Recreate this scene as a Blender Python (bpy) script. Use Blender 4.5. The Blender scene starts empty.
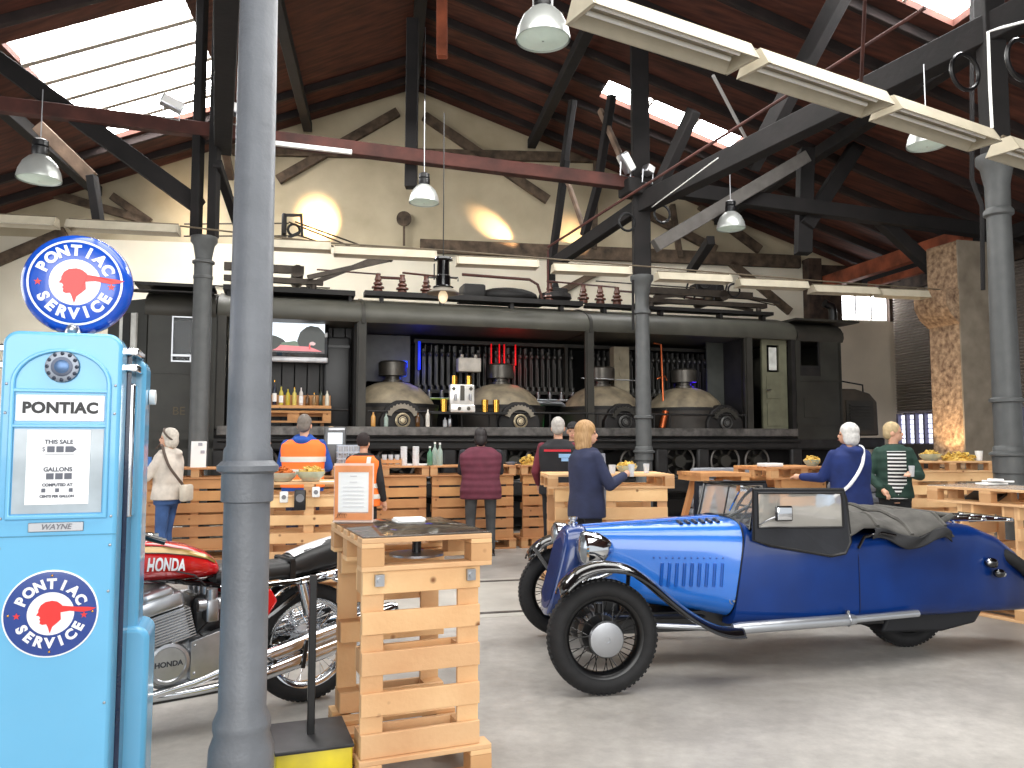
import bpy, bmesh, math, random
from mathutils import Vector, Matrix, noise as mnoise
random.seed(7)
PI = math.pi
R = math.radians
C = bpy.context.scene.collection
V = Vector

# ------------------------------------------------------------------ camera
FPX = 800.0                      # focal length in pixels of the 1024 wide frame
PITCH = math.atan(58 / FPX)
EYE = 1.5
cam_d = bpy.data.cameras.new('camera'); cam = bpy.data.objects.new('camera', cam_d); C.objects.link(cam)
cam_d.sensor_width = 36; cam_d.lens = FPX / 1024 * 36; cam_d.clip_start = .05; cam_d.clip_end = 200
cam.location = (0, 0, EYE); cam.rotation_euler = (PI / 2 + PITCH, 0, 0)
bpy.context.scene.camera = cam

def ray(px, py):
    cx = (px - 512) / FPX; cy = (384 - py) / FPX
    return V((cx, math.cos(PITCH) - cy * math.sin(PITCH), math.sin(PITCH) + cy * math.cos(PITCH)))
def at(px, py, Y):
    d = ray(px, py); return V((0, 0, EYE)) + d * (Y / d.y)
def on_plane(px, py, p0, n):
    d = ray(px, py); o = V((0, 0, EYE)); return o + d * ((V(p0) - o).dot(n) / d.dot(n))
def vplane(a, b):
    a = V(a); b = V(b); d = (b - a); return (V((a.x, a.y, 0)), V((-d.y, d.x, 0)).normalized())

# ------------------------------------------------------------------ materials
def lin(c):
    c = c / 255.0
    return c / 12.92 if c <= .04045 else ((c + .055) / 1.055) ** 2.4
def rgb(r, g, b): return (lin(r), lin(g), lin(b), 1)
MATS = {}
def mat(name, col, rough=.6, metal=0, var=.12, scale=6, bump=0, emit=0, emitcol=None, island=0, aniso=(1, 1, 1), coat=0, trans=0, alpha=1, col2=None, spec=.5, bscale=None, contrast=(.3, .7)):
    m = bpy.data.materials.new(name); m.use_nodes = True; nt = m.node_tree; N = nt.nodes; L = nt.links
    b = N['Principled BSDF']
    base = rgb(*col)
    b.inputs['Roughness'].default_value = rough; b.inputs['Metallic'].default_value = metal
    b.inputs['Coat Weight'].default_value = coat; b.inputs['Coat Roughness'].default_value = .05
    b.inputs['Transmission Weight'].default_value = trans; b.inputs['Alpha'].default_value = alpha
    b.inputs['Specular IOR Level'].default_value = spec
    tc = N.new('ShaderNodeTexCoord'); mp = N.new('ShaderNodeMapping'); mp.inputs['Scale'].default_value = aniso
    L.new(tc.outputs['Object'], mp.inputs['Vector'])
    nz = N.new('ShaderNodeTexNoise'); nz.inputs['Scale'].default_value = scale; nz.inputs['Detail'].default_value = 6
    L.new(mp.outputs['Vector'], nz.inputs['Vector'])
    mr = N.new('ShaderNodeMapRange'); mr.inputs[1].default_value = contrast[0]; mr.inputs[2].default_value = contrast[1]
    L.new(nz.outputs['Fac'], mr.inputs[0])
    mx = N.new('ShaderNodeMix'); mx.data_type = 'RGBA'
    L.new(mr.outputs[0], mx.inputs['Factor'])
    if col2: a = rgb(*col2)
    else: a = tuple(max(0, v * (1 - var * 2)) for v in base[:3]) + (1,)
    mx.inputs[6].default_value = a
    mx.inputs[7].default_value = tuple(min(1, v * (1 + var * (0 if col2 else 1))) for v in base[:3]) + (1,)
    out = mx.outputs[2]
    if island:
        g = N.new('ShaderNodeNewGeometry'); hs = N.new('ShaderNodeHueSaturation')
        m2 = N.new('ShaderNodeMapRange'); m2.inputs[3].default_value = 1 - island; m2.inputs[4].default_value = 1 + island * .6
        L.new(g.outputs['Random Per Island'], m2.inputs[0]); L.new(m2.outputs[0], hs.inputs['Value'])
        m3 = N.new('ShaderNodeMapRange'); m3.inputs[3].default_value = .495; m3.inputs[4].default_value = .505
        L.new(g.outputs['Random Per Island'], m3.inputs[0]); L.new(m3.outputs[0], hs.inputs['Hue'])
        L.new(out, hs.inputs['Color']); out = hs.outputs['Color']
    L.new(out, b.inputs['Base Color'])
    if bump:
        bp = N.new('ShaderNodeBump'); bp.inputs['Strength'].default_value = bump; bp.inputs['Distance'].default_value = .02
        n2 = N.new('ShaderNodeTexNoise'); n2.inputs['Scale'].default_value = bscale or scale * 4; n2.inputs['Detail'].default_value = 5
        L.new(mp.outputs['Vector'], n2.inputs['Vector']); L.new(n2.outputs['Fac'], bp.inputs['Height']); L.new(bp.outputs['Normal'], b.inputs['Normal'])
    if emit:
        b.inputs['Emission Color'].default_value = rgb(*(emitcol or col)); b.inputs['Emission Strength'].default_value = emit
    MATS[name] = m
    return m

def wood(name, col, dark, ring=14, island=.22, rough=.65):
    """sawn pine: soft grain streaks, a tint of its own for every board"""
    m = mat(name, col, rough, 0, col2=dark, scale=2.2, island=island, bump=.12, bscale=40, contrast=(.25, .6))
    nt = m.node_tree; N = nt.nodes; L = nt.links
    hs = [n for n in N if n.type == 'HUE_SAT'][0]; src = [l for l in L if l.to_node == hs and l.to_socket.name == 'Color'][0].from_socket
    tc = [n for n in N if n.type == 'TEX_COORD'][0]
    w = N.new('ShaderNodeTexVoronoi'); w.inputs['Scale'].default_value = 5.2
    L.new(tc.outputs['Object'], w.inputs['Vector'])
    r = N.new('ShaderNodeMapRange'); r.inputs[1].default_value = .04; r.inputs[2].default_value = .10
    L.new(w.outputs['Distance'], r.inputs[0])
    mx = N.new('ShaderNodeMix'); mx.data_type = 'RGBA'; mx.inputs[6].default_value = rgb(128, 82, 48)
    L.new(r.outputs[0], mx.inputs['Factor']); L.new(src, mx.inputs[7]); L.new(mx.outputs[2], hs.inputs['Color'])
    return m

M_pine = wood('bright_pine', (234, 192, 142), (212, 160, 110))
M_pine2 = wood('warm_pine', (206, 150, 98), (176, 118, 72))
M_block = wood('pressed_block', (206, 160, 112), (180, 130, 86))
M_beam = mat('dark_timber', (19, 15, 15), .85, var=.35, scale=3, bump=.2)
M_beamred = mat('brown_timber', (74, 38, 31), .8, var=.3, scale=3, bump=.2)
M_beamlit = mat('lit_timber', (126, 104, 86), .8, var=.25, scale=4, bump=.2)  # roof timber coloured paler where light catches it
M_walltimber = mat('weathered_wall_timber', (98, 82, 66), .85, var=.35, scale=5, bump=.2)
M_orangebeam = mat('orange_brown_lit_timber', (150, 78, 50), .8, var=.3, scale=3, bump=.2)  # reddish timber with the orange light on it mixed into the colour
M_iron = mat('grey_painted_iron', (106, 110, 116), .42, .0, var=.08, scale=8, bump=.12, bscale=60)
M_ironfar = mat('darkened_grey_iron', (82, 84, 84), .5, .0, var=.08, scale=8, bump=.12, bscale=60)  # same iron paint, darkened to counter the overhead light on far columns
M_chrome = mat('chrome', (225, 228, 232), .09, 1, var=.02)
M_steel = mat('brushed_steel', (170, 172, 176), .32, 1, var=.06)
M_alu = mat('cast_aluminium', (188, 190, 194), .3, .9, var=.08, scale=12)
M_black = mat('black_paint', (16, 16, 18), .35, var=.2)
M_blackgloss = mat('gloss_black', (8, 8, 10), .1, coat=.8, var=.1)
M_rubber = mat('tyre_rubber', (24, 24, 26), .75, var=.2, scale=20)
M_white = mat('white_enamel', (238, 238, 236), .4, var=.02)
M_paper = mat('white_paper', (242, 242, 240), .7, var=.02)
M_loco = mat('loco_olive_grey', (48, 46, 40), .55, .1, var=.22, scale=2.2, bump=.1)
M_locoroof = mat('loco_roof_grey', (74, 73, 65), .5, .1, var=.16, scale=2)
M_locodark = mat('loco_black_frame', (30, 28, 27), .6, .2, var=.3, scale=4)
M_locoin = mat('loco_interior', (26, 25, 25), .7, .1, var=.3, scale=4)
M_locorail = mat('loco_sill_steel', (98, 95, 92), .45, .4, var=.3, scale=9)
M_glass = mat('glass', (250, 250, 250), .02, trans=1, var=0)
M_glassclear = mat('clear_pane', (225, 232, 236), .05, var=0, alpha=.08)
M_gold = mat('brass', (210, 160, 70), .22, 1, var=.05)
M_copper = mat('copper', (190, 100, 60), .3, .9, var=.1)

# ------------------------------------------------------------------ mesh builder
class MB:
    def __init__(s): s.v = []; s.f = []; s.mi = []; s.T = Matrix.Identity(4)
    def add(s, vs, fs, mi=0):
        o = len(s.v); T = s.T
        s.v += [tuple(T @ V(v)) for v in vs]
        s.f += [tuple(i + o for i in f) for f in fs]; s.mi += [mi] * len(fs)
        return s
    def box(s, c, d, mi=0, M=None):
        x, y, z = d[0] / 2, d[1] / 2, d[2] / 2
        vs = [V((a * x, b * y, e * z)) for a in (-1, 1) for b in (-1, 1) for e in (-1, 1)]
        if M is not None: vs = [M @ v for v in vs]
        vs = [v + V(c) for v in vs]
        return s.add(vs, [(0, 1, 3, 2), (4, 6, 7, 5), (0, 4, 5, 1), (2, 3, 7, 6), (0, 2, 6, 4), (1, 5, 7, 3)], mi)
    def bb(s, a, b, mi=0):
        return s.box([(a[i] + b[i]) / 2 for i in range(3)], [abs(b[i] - a[i]) for i in range(3)], mi)
    def rbox(s, c, d, r=.01, mi=0, n=3):
        """box with rounded vertical... all edges chamfered"""
        x, y, z = d[0] / 2, d[1] / 2, d[2] / 2; r = min(r, x * .99, y * .99, z * .99)
        rings = []
        for zz, ins in ((-z, r), (-z + r * .3, r * .3), (-z + r, 0), (z - r, 0), (z - r * .3, r * .3), (z, r)):
            ring = []
            for (sx, sy, a0) in ((1, 1, 0), (-1, 1, 90), (-1, -1, 180), (1, -1, 270)):
                for k in range(n + 1):
                    a = R(a0 + 90 * k / n); q = r
                    ring.append((c[0] + sx * (x - r) + math.cos(a) * (q - ins * 1.0 if q > ins else 0), c[1] + sy * (y - r) + math.sin(a) * (q - ins if q > ins else 0), c[2] + zz))
            rings.append(ring)
        return s.loft(rings, mi)
    def loft(s, rings, mi=0, caps=True, close=True):
        n = len(rings[0]); vs = [p for r in rings for p in r]; fs = []
        for i in range(len(rings) - 1):
            for j in range(n if close else n - 1):
                k = (j + 1) % n
                fs.append((i * n + j, i * n + k, (i + 1) * n + k, (i + 1) * n + j))
        if caps and close:
            fs.append(tuple(range(n - 1, -1, -1))); fs.append(tuple((len(rings) - 1) * n + j for j in range(n)))
        return s.add(vs, fs, mi)
    def bar(s, p0, p1, w, h=None, mi=0, up=(0, 0, 1)):
        h = h or w; p0 = V(p0); p1 = V(p1); d = (p1 - p0).normalized(); up = V(up)
        if abs(d.dot(up)) > .98: up = V((0, 1, 0)) if abs(d.y) < .9 else V((1, 0, 0))
        sx = d.cross(up).normalized(); sz = sx.cross(d).normalized()
        rings = [[p + sx * (a * w / 2) + sz * (b * h / 2) for a, b in ((-1, -1), (1, -1), (1, 1), (-1, 1))] for p in (p0, p1)]
        return s.loft(rings, mi)
    def cyl(s, p0, p1, r0, r1=None, n=16, mi=0, caps=True):
        r1 = r0 if r1 is None else r1; p0 = V(p0); p1 = V(p1); d = (p1 - p0).normalized()
        a = V((0, 0, 1)) if abs(d.z) < .9 else V((1, 0, 0))
        x = d.cross(a).normalized(); y = d.cross(x)
        rings = [[p + x * (math.cos(2 * PI * k / n) * r) + y * (math.sin(2 * PI * k / n) * r) for k in range(n)] for p, r in ((p0, r0), (p1, r1))]
        return s.loft(rings, mi, caps)
    def lathe(s, prof, o=(0, 0, 0), axis=(0, 0, 1), n=24, mi=0, sy=1, caps=True):
        d = V(axis).normalized(); a = V((0, 0, 1)) if abs(d.z) < .9 else V((1, 0, 0))
        x = (a.cross(d)).normalized() if abs(d.z) < .9 else V((1, 0, 0)); y = d.cross(x); o = V(o)
        rings = [[o + d * z + x * (math.cos(2 * PI * k / n) * r) + y * (math.sin(2 * PI * k / n) * r * sy) for k in range(n)] for r, z in prof]
        return s.loft(rings, mi, caps)
    def tube(s, pts, r, n=8, mi=0, closed=False, flat=1, caps=True):
        pts = [V(p) for p in pts]; m = len(pts); rings = []; prev = None
        rr = r if isinstance(r, (list, tuple)) else [r] * m
        for i, p in enumerate(pts):
            t = (pts[(i + 1) % m] - pts[i - 1]) if (closed or 0 < i < m - 1) else (pts[1] - pts[0] if i == 0 else pts[-1] - pts[-2])
            t = t.normalized()
            if prev is None:
                a = V((0, 0, 1)) if abs(t.z) < .9 else V((1, 0, 0)); x = t.cross(a).normalized()
            else:
                x = prev - t * prev.dot(t); x = x.normalized() if x.length > 1e-6 else t.orthogonal().normalized()
            prev = x; y = t.cross(x)
            rings.append([p + x * (math.cos(2 * PI * k / n) * rr[i]) + y * (math.sin(2 * PI * k / n) * rr[i] * flat) for k in range(n)])
        if closed: rings.append(rings[0]); return s.loft(rings, mi, False)
        return s.loft(rings, mi, caps)
    def torus(s, c, axis, R0, r, n=32, k=10, mi=0, flat=1):
        d = V(axis).normalized(); x = d.orthogonal().normalized(); y = d.cross(x); c = V(c)
        rings = [[c + (x * math.cos(a) + y * math.sin(a)) * (R0 + math.cos(2 * PI * j / k) * r) + d * (math.sin(2 * PI * j / k) * r * flat) for j in range(k)] for a in [2 * PI * i / n for i in range(n + 1)]]
        return s.loft(rings, mi, False)
    def ell(s, c, r, n=16, m=10, mi=0, M=None):
        c = V(c); r = (r, r, r) if not isinstance(r, (tuple, list)) else r
        rings = []
        for i in range(m + 1):
            a = PI * i / m; q = max(math.sin(a), 1e-3)
            ring = [V((math.cos(2 * PI * k / n) * q * r[0], math.sin(2 * PI * k / n) * q * r[1], -math.cos(a) * r[2])) for k in range(n)]
            if M is not None: ring = [M @ v for v in ring]
            rings.append([c + v for v in ring])
        return s.loft(rings, mi)
    def cap(s, p0, p1, r0, r1, n=12, mi=0):
        s.cyl(p0, p1, r0, r1, n, mi); s.ell(p0, r0, n, 8, mi); s.ell(p1, r1, n, 8, mi); return s
    def prism(s, poly, axis, d0, d1, mi=0):
        """poly: list of 2D points; axis 'x','y','z' is the extrusion axis"""
        def put(p, d):
            return {'x': (d, p[0], p[1]), 'y': (p[0], d, p[1]), 'z': (p[0], p[1], d)}[axis]
        n = len(poly); vs = [put(p, d0) for p in poly] + [put(p, d1) for p in poly]
        fs = [tuple(range(n)), tuple(range(2 * n - 1, n - 1, -1))] + [(j, (j + 1) % n, n + (j + 1) % n, n + j) for j in range(n)]
        return s.add(vs, fs, mi)
    def grid(s, fn, nu, nv, mi=0):
        vs = [fn(i / nu, j / nv) for i in range(nu + 1) for j in range(nv + 1)]
        fs = [(i * (nv + 1) + j, (i + 1) * (nv + 1) + j, (i + 1) * (nv + 1) + j + 1, i * (nv + 1) + j + 1) for i in range(nu) for j in range(nv)]
        return s.add(vs, fs, mi)
    def copy(s):
        c = MB(); c.v = list(s.v); c.f = list(s.f); c.mi = list(s.mi); return c

def link(name, me, parent=None):
    o = bpy.data.objects.new(name, me); C.objects.link(o)
    if parent is not None: o.parent = parent
    return o
def ob(name, mb, mats, parent=None, smooth=40, loc=None, rz=0, bevel=0, solid=0, fixn=True):
    me = bpy.data.meshes.new(name); me.from_pydata(mb.v, [], mb.f)
    ms = mats if isinstance(mats, (list, tuple)) else [mats]
    for m in ms: me.materials.append(m)
    if len(ms) > 1: me.polygons.foreach_set('material_index', mb.mi)
    if fixn:
        b = bmesh.new(); b.from_mesh(me); bmesh.ops.recalc_face_normals(b, faces=b.faces); b.to_mesh(me); b.free()
    if smooth:
        me.polygons.foreach_set('use_smooth', [True] * len(me.polygons)); me.set_sharp_from_angle(angle=R(smooth))
    me.update()
    o = link(name, me, parent)
    if loc is not None: o.location = loc
    if rz: o.rotation_euler.z = rz
    if bevel:
        md = o.modifiers.new('bevel', 'BEVEL'); md.width = bevel; md.segments = 2; md.limit_method = 'ANGLE'
    if solid:
        md = o.modifiers.new('solid', 'SOLIDIFY'); md.thickness = solid; md.offset = 0
    return o
def tag(o, label=None, cat=None, group=None, kind=None):
    if label: o['label'] = label
    if cat: o['category'] = cat
    if group: o['group'] = group
    if kind: o['kind'] = kind
    return o
def thing(name, label, cat, loc=(0, 0, 0), rz=0, group=None):
    o = bpy.data.objects.new(name, None); C.objects.link(o); o.location = loc; o.rotation_euler = (0, 0, rz); o.empty_display_size = .1
    return tag(o, label, cat, group)
def struct(name, mb, m, **k):
    o = ob(name, mb, m, None, **k); o['kind'] = 'structure'; return o
def dup(o, parent=None):
    c = o.copy(); C.objects.link(c); c.parent = parent
    for ch in list(o.children): dup(ch, c)
    return c

def text_geo(txt, size=1.0, bold=0.0, extrude=0.0, shear=0, spacing=1.0, align='CENTER'):
    cu = bpy.data.curves.new('lettering', 'FONT'); cu.body = txt; cu.size = size; cu.offset = bold; cu.extrude = extrude; cu.shear = shear
    cu.space_character = spacing; cu.align_x = align; cu.align_y = 'CENTER'; cu.resolution_u = 4
    o = bpy.data.objects.new('lettering', cu); C.objects.link(o)
    dg = bpy.context.evaluated_depsgraph_get(); dg.update()
    me = bpy.data.meshes.new_from_object(o.evaluated_get(dg))
    vs = [tuple(v.co) for v in me.vertices]; fs = [tuple(p.vertices) for p in me.polygons]
    bpy.data.objects.remove(o); bpy.data.curves.remove(cu); bpy.data.meshes.remove(me)
    return vs, fs
def put_text(mb, txt, size, M, mi=0, **k):
    vs, fs = text_geo(txt, size, **k)
    mb.add([M @ V(v) for v in vs], fs, mi)
def arc_text(mb, txt, size, rad, a_mid, span, M, flip=False, mi=0, bold=.02):
    """letters round a circle in the local XY plane of M"""
    n = len(txt)
    for i, ch in enumerate(txt):
        t = (i / (n - 1) - .5) * span if n > 1 else 0
        a = a_mid - t if not flip else a_mid + t
        rot = a - PI / 2 if not flip else a + PI / 2
        put_text(mb, ch, size, M @ Matrix.Translation((math.cos(a) * rad, math.sin(a) * rad, 0)) @ Matrix.Rotation(rot, 4, 'Z'), mi, bold=bold)
def frame_M(o, x, y):
    """matrix whose local X, Y axes are x, y at point o"""
    x = V(x).normalized(); y = V(y).normalized(); z = x.cross(y)
    return Matrix(((x.x, y.x, z.x, o[0]), (x.y, y.y, z.y, o[1]), (x.z, y.z, z.z, o[2]), (0, 0, 0, 1)))
# ================================================================== the hall
# --- materials of the setting
def floor_mat():
    m = mat('worn_concrete', (186, 182, 176), .5, 0, col2=(132, 128, 123), scale=.55, bump=.05, bscale=30, contrast=(.36, .64))
    nt = m.node_tree; N = nt.nodes; L = nt.links; b = N['Principled BSDF']
    src = b.inputs['Base Color'].links[0].from_socket
    tc = [n for n in N if n.type == 'TEX_COORD'][0]
    n2 = N.new('ShaderNodeTexNoise'); n2.inputs['Scale'].default_value = 9; n2.inputs['Detail'].default_value = 8; n2.inputs['Roughness'].default_value = .7
    L.new(tc.outputs['Object'], n2.inputs['Vector'])
    mr = N.new('ShaderNodeMapRange'); mr.inputs[1].default_value = .3; mr.inputs[2].default_value = .7; mr.inputs[3].default_value = .78; mr.inputs[4].default_value = 1.12
    L.new(n2.outputs['Fac'], mr.inputs[0])
    hs = N.new('ShaderNodeHueSaturation'); L.new(src, hs.inputs['Color']); L.new(mr.outputs[0], hs.inputs['Value']); L.new(hs.outputs['Color'], b.inputs['Base Color'])
    r = N.new('ShaderNodeMapRange'); r.inputs[3].default_value = .32; r.inputs[4].default_value = .62
    L.new(n2.outputs['Fac'], r.inputs[0]); L.new(r.outputs[0], b.inputs['Roughness'])
    return m
M_floor = floor_mat()
M_slab = mat('pale_concrete', (182, 178, 170), .6, var=.1, scale=2, bump=.05)
M_cream = mat('cream_plaster', (204, 191, 162), .9, col2=(170, 156, 128), scale=.9, bump=.05)
M_whitewall = mat('whitewashed_plaster', (240, 232, 212), .9, col2=(220, 210, 188), scale=.7, bump=.04)
M_beige = mat('beige_plaster', (222, 208, 186), .9, var=.06, scale=1)
M_darkwall = mat('dark_brick', (74, 58, 48), .9, var=.35, scale=5, bump=.2)  # dark brown brick tone, mottled by noise
M_ceil = mat('roof_boards', (84, 44, 32), .85, var=.3, scale=2, aniso=(1, 6, 1))
M_rafter = mat('roof_rafter', (36, 25, 23), .85, var=.3, scale=3)
M_sky = mat('skylight_glass', (255, 255, 255), .5, var=0, emit=22)
M_win = mat('daylit_window_glass', (250, 252, 255), .5, var=0, emit=9)
M_win2 = mat('frosted_daylit_glass', (236, 238, 255), .5, var=0, emit=1.5)
M_shutter = mat('grey_roller_shutter', (168, 158, 150), .45, .3, var=.08, scale=1)
M_stone = mat('stone_block', (176, 148, 118), .95, col2=(96, 72, 54), scale=13, bump=1.0, bscale=20)
M_stone2 = mat('grey_stone', (138, 128, 112), .9, col2=(108, 98, 84), scale=3, bump=.2)  # greyer, smoother stone for one pillar face

tn = [0]
def trim(mb, m, **k):
    tn[0] += 1; return struct('trim_%d' % tn[0], mb, m, **k)
def beam(p0, p1, w, h=None, m=None, off=None):
    a = V(p0); b = V(p1); mid = (a + b) / 2; mb = MB(); mb.bar(a - mid, b - mid, w, h)
    if off is not None: mid = mid + V(off)
    return trim(mb, m or M_beam, loc=mid, bevel=.012)

# --- floor
g = MB(); g.bb((-16, -4, -.2), (22, 24, 0)); struct('floor', g, M_floor)
# light slab strip of the old track, running across the hall with its two rails
ft = MB(); ft.bb((-8, -.95, -.01), (8, .95, .004)); trim(ft, M_slab, loc=(.6, 8.15, 0), rz=R(14))
for dy in (-.78, .78):
    r = MB(); r.bb((-8, -.035, 0), (8, .035, .008)); trim(r, M_locorail, loc=(.6 - math.sin(R(14)) * dy, 8.15 + math.cos(R(14)) * dy, 0), rz=R(14))

# --- back wall: cream gable above, whitewash below
WA = V((-2.17, 17, 0)); WR = R(8.5); wu = V((math.cos(WR), math.sin(WR), 0)); wn = V((-math.sin(WR), math.cos(WR), 0))
g = MB(); g.bb((-11, 0, 5.62), (10.9, .3, 9.3)); struct('wall_back_gable', g, M_cream, loc=WA, rz=WR)
g = MB(); g.bb((-11, -.02, 0), (9.25, .3, 5.62)); struct('wall_back', g, M_whitewall, loc=WA, rz=WR)
g = MB(); g.bb((9.25, -.01, 0), (11.7, .3, 4.32)); struct('wall_back_aisle', g, M_beige, loc=WA, rz=WR)
g = MB(); g.bb((9.25, 0, 4.95), (11.7, .3, 5.62)); g.bb((9.25, .0, 4.32), (9.98, .3, 4.95)); g.bb((11.18, .0, 4.32), (11.7, .3, 4.95)); struct('wall_back_lintel', g, M_darkwall, loc=WA, rz=WR)
w = MB(); w.bb((9.98, .14, 4.32), (11.18, .16, 4.95)); w1 = struct('window_1', w, M_win, loc=WA, rz=WR)
fr = MB()
for x in (9.98, 10.38, 10.78, 11.18): fr.bb((x - .02, .1, 4.32), (x + .02, .14, 4.95))
fr.bb((9.98, .1, 4.32), (11.18, .14, 4.37)); f_ = ob('window_frame', fr, M_white, w1)
def wpt(px, py, off=-.06): return on_plane(px, py, WA + wn * off, wn)
# the timber frame showing in the plaster
for (x0, y0, x1, y1, w_, m_) in ((232, 150, 600, 158, .22, M_walltimber), (398, 112, 278, 180, .2, M_walltimber), (424, 116, 548, 200, .2, M_walltimber),
        (420, 246, 800, 262, .3, M_walltimber), (596, 160, 594, 250, .2, M_walltimber), (672, 205, 680, 258, .2, M_walltimber),
        (648, 214, 716, 250, .2, M_walltimber), (700, 205, 760, 250, .2, M_walltimber), (730, 262, 790, 312, .18, M_walltimber), (-5, 262, 66, 232, .22, M_walltimber),
        (560, 292, 605, 268, .14, M_walltimber), (150, 222, 112, 196, .16, M_walltimber), (40, 190, 150, 222, .16, M_walltimber)):
    beam(wpt(x0, y0), wpt(x1, y1), .12, w_, m_)
pl = MB(); pl.bb((9.0, -.3, 0), (9.32, .02, 5.7)); trim(pl, M_darkwall, loc=WA, rz=WR)
# bracket with round plate and conduit on the gable
b_ = MB(); p = wpt(404, 219); q = wpt(404, 246); b_.cyl(p, p + wn * -.05, .16, n=20); b_.cyl(p + wn * -.03, q + wn * -.03, .025); trim(b_, M_walltimber)
cb = MB(); cb.tube([wpt(x, y) for x, y in ((120, 281), (220, 286), (330, 288))], .015); trim(cb, M_beam)

# --- right wall with roller shutters above a strip of frosted windows
RC = V((8.78, 18.35, 0)); RD = V((.174, -.985, 0)); RZ = math.atan2(RD.y, RD.x)
def rbox(name, a, b, m): g = MB(); g.bb(a, b); return struct(name, g, m, loc=RC, rz=RZ)
rbox('wall_right', (0, .22, 0), (12, .45, 7), M_darkwall)
rbox('wall_right_base', (0, .0, 0), (12, .2, 1.46), mat('grey_parapet', (96, 90, 88), .8))
rbox('wall_right_head', (0, .0, 4.9), (12, .2, 6.4), M_darkwall)
for k, (s0, s1) in enumerate(((.02, 2.4), (2.75, 6.2), (6.5, 10))):
    g = MB(); n_ = 44; z0, z1 = 2.16, 4.9; prof = []
    for i in range(n_):
        za = z0 + (z1 - z0) * i / n_; zb = z0 + (z1 - z0) * (i + .82) / n_
        prof += [(.06, za), (.02, (za + zb) / 2), (.06, zb), (.085, zb + .003)]
    poly = prof + [(.2, z1), (.2, z0)]
    g.prism(poly, 'x', s0, s1); struct('door_%d' % (k + 1), g, M_shutter, loc=RC, rz=RZ, smooth=0)
    w = MB(); w.bb((s0, .14, 1.46), (s1, .16, 2.12)); wo = struct('window_%d' % (k + 2), w, M_win2, loc=RC, rz=RZ)
    fr = MB(); nb = max(2, round((s1 - s0) / .3))
    for i in range(nb + 1): x = s0 + (s1 - s0) * i / nb; fr.bb((x - .03, .04, 1.46), (x + .03, .13, 2.14))
    for i in range(7): z = 1.47 + .64 * i / 6; fr.bb((s0, .1, z - .007), (s1, .135, z + .007))
    ob('window_frame', fr, mat('lilac_grey_frame', (126, 124, 150), .6), wo)
p_ = MB(); p_.bb((2.42, -.06, 0), (2.72, .2, 6)); trim(p_, M_darkwall, loc=RC, rz=RZ)

# --- roof: two planes of boards on rafters, skylights let into them
RA = V((-2.17, 17, 9.2)); RP = R(9); ru = V((math.cos(RP), math.sin(RP), 0)); rv = V((-math.sin(RP), math.cos(RP), 0))
SLOPE = {-1: .385, 1: -.355}
def roof_pt(a, b, dz=0):
    s = SLOPE[-1] if a < 0 else SLOPE[1]
    return RA + ru * a + rv * b + V((0, 0, s * a + dz))
SKY = {-1: [(-5.8, -3.45, -5.5, -1.75)], 1: [(3.4, 5.98, -3.6, -2.92), (4.6, 6.65, -10.4, -8.2)]}
for side, a_ext, nm in ((-1, -12.5, 'ceiling_left'), (1, 15.5, 'ceiling_right')):
    xs = sorted({0, a_ext, *[x for s in SKY[side] for x in s[:2]]}); ys = sorted({-21.5, 3, *[y for s in SKY[side] for y in s[2:]]})
    g = MB()
    for i in range(len(xs) - 1):
        for j in range(len(ys) - 1):
            cx, cy = (xs[i] + xs[i + 1]) / 2, (ys[j] + ys[j + 1]) / 2
            if any(s[0] < cx < s[1] and s[2] < cy < s[3] for s in SKY[side]): continue
            q = [(xs[i], ys[j]), (xs[i + 1], ys[j]), (xs[i + 1], ys[j + 1]), (xs[i], ys[j + 1])]
            g.loft([[roof_pt(a - 1e-6 * (side < 0), b) for a, b in q], [roof_pt(a - 1e-6 * (side < 0), b, .12) for a, b in q]])
    struct(nm, g, M_ceil, smooth=0)
    for (a0, a1, b0, b1) in SKY[side]:
        g = MB(); g.loft([[roof_pt(a, b, d) for a, b in ((a0, b0), (a1, b0), (a1, b1), (a0, b1))] for d in (.1, .11)])
        wn_ = [0]; tn[0] += 0
        so = struct('window_%d' % (5 + (0 if side < 0 else SKY[1].index((a0, a1, b0, b1)) + 1)), g, M_sky)
        nbar = 5 if side < 0 else 2
        for k in range(1, nbar + 1):
            fr = MB()
            if side < 0: b = b0 + (b1 - b0) * k / (nbar + 1); fr.bar(roof_pt(a0, b, .03), roof_pt(a1, b, .03), .11, .1)
            else: a = a0 + (a1 - a0) * k / (nbar + 1); fr.bar(roof_pt(a, b0, .06), roof_pt(a, b1, .06), .05, .07)
            ob('glazing_bar', fr, mat('pale_glazing_bar', (186, 178, 170), .6) if k == 1 and side < 0 else MATS['pale_glazing_bar'], so)
    for k in range(26):
        b = -20.5 + k * .9
        if any(s[2] - .02 < b < s[3] + .02 for s in SKY[side] if side < 0): continue
        if side > 0:
            segs = [(0.1, a_ext)]
            for s in SKY[1]:
                if s[2] - .05 < b < s[3] + .05: segs = [(.1, s[0] - .05), (s[1] + .05, a_ext)]
        else: segs = [(-.1, a_ext)]
        for a0, a1 in segs: beam(roof_pt(a0, b, -.07), roof_pt(a1, b, -.07), .09, .14, M_rafter)
    for a in ((-2.2, -6.3, -9) if side < 0 else (2.6, 6.9, 10.5)): beam(roof_pt(a, -20.5, -.23), roof_pt(a, -.2, -.23), .18, .2, M_beam)
beam(RA + rv * -20.5 + V((0, 0, -.22)), RA + rv * -.1 + V((0, 0, -.22)), .2, .3, M_beam)

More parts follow.
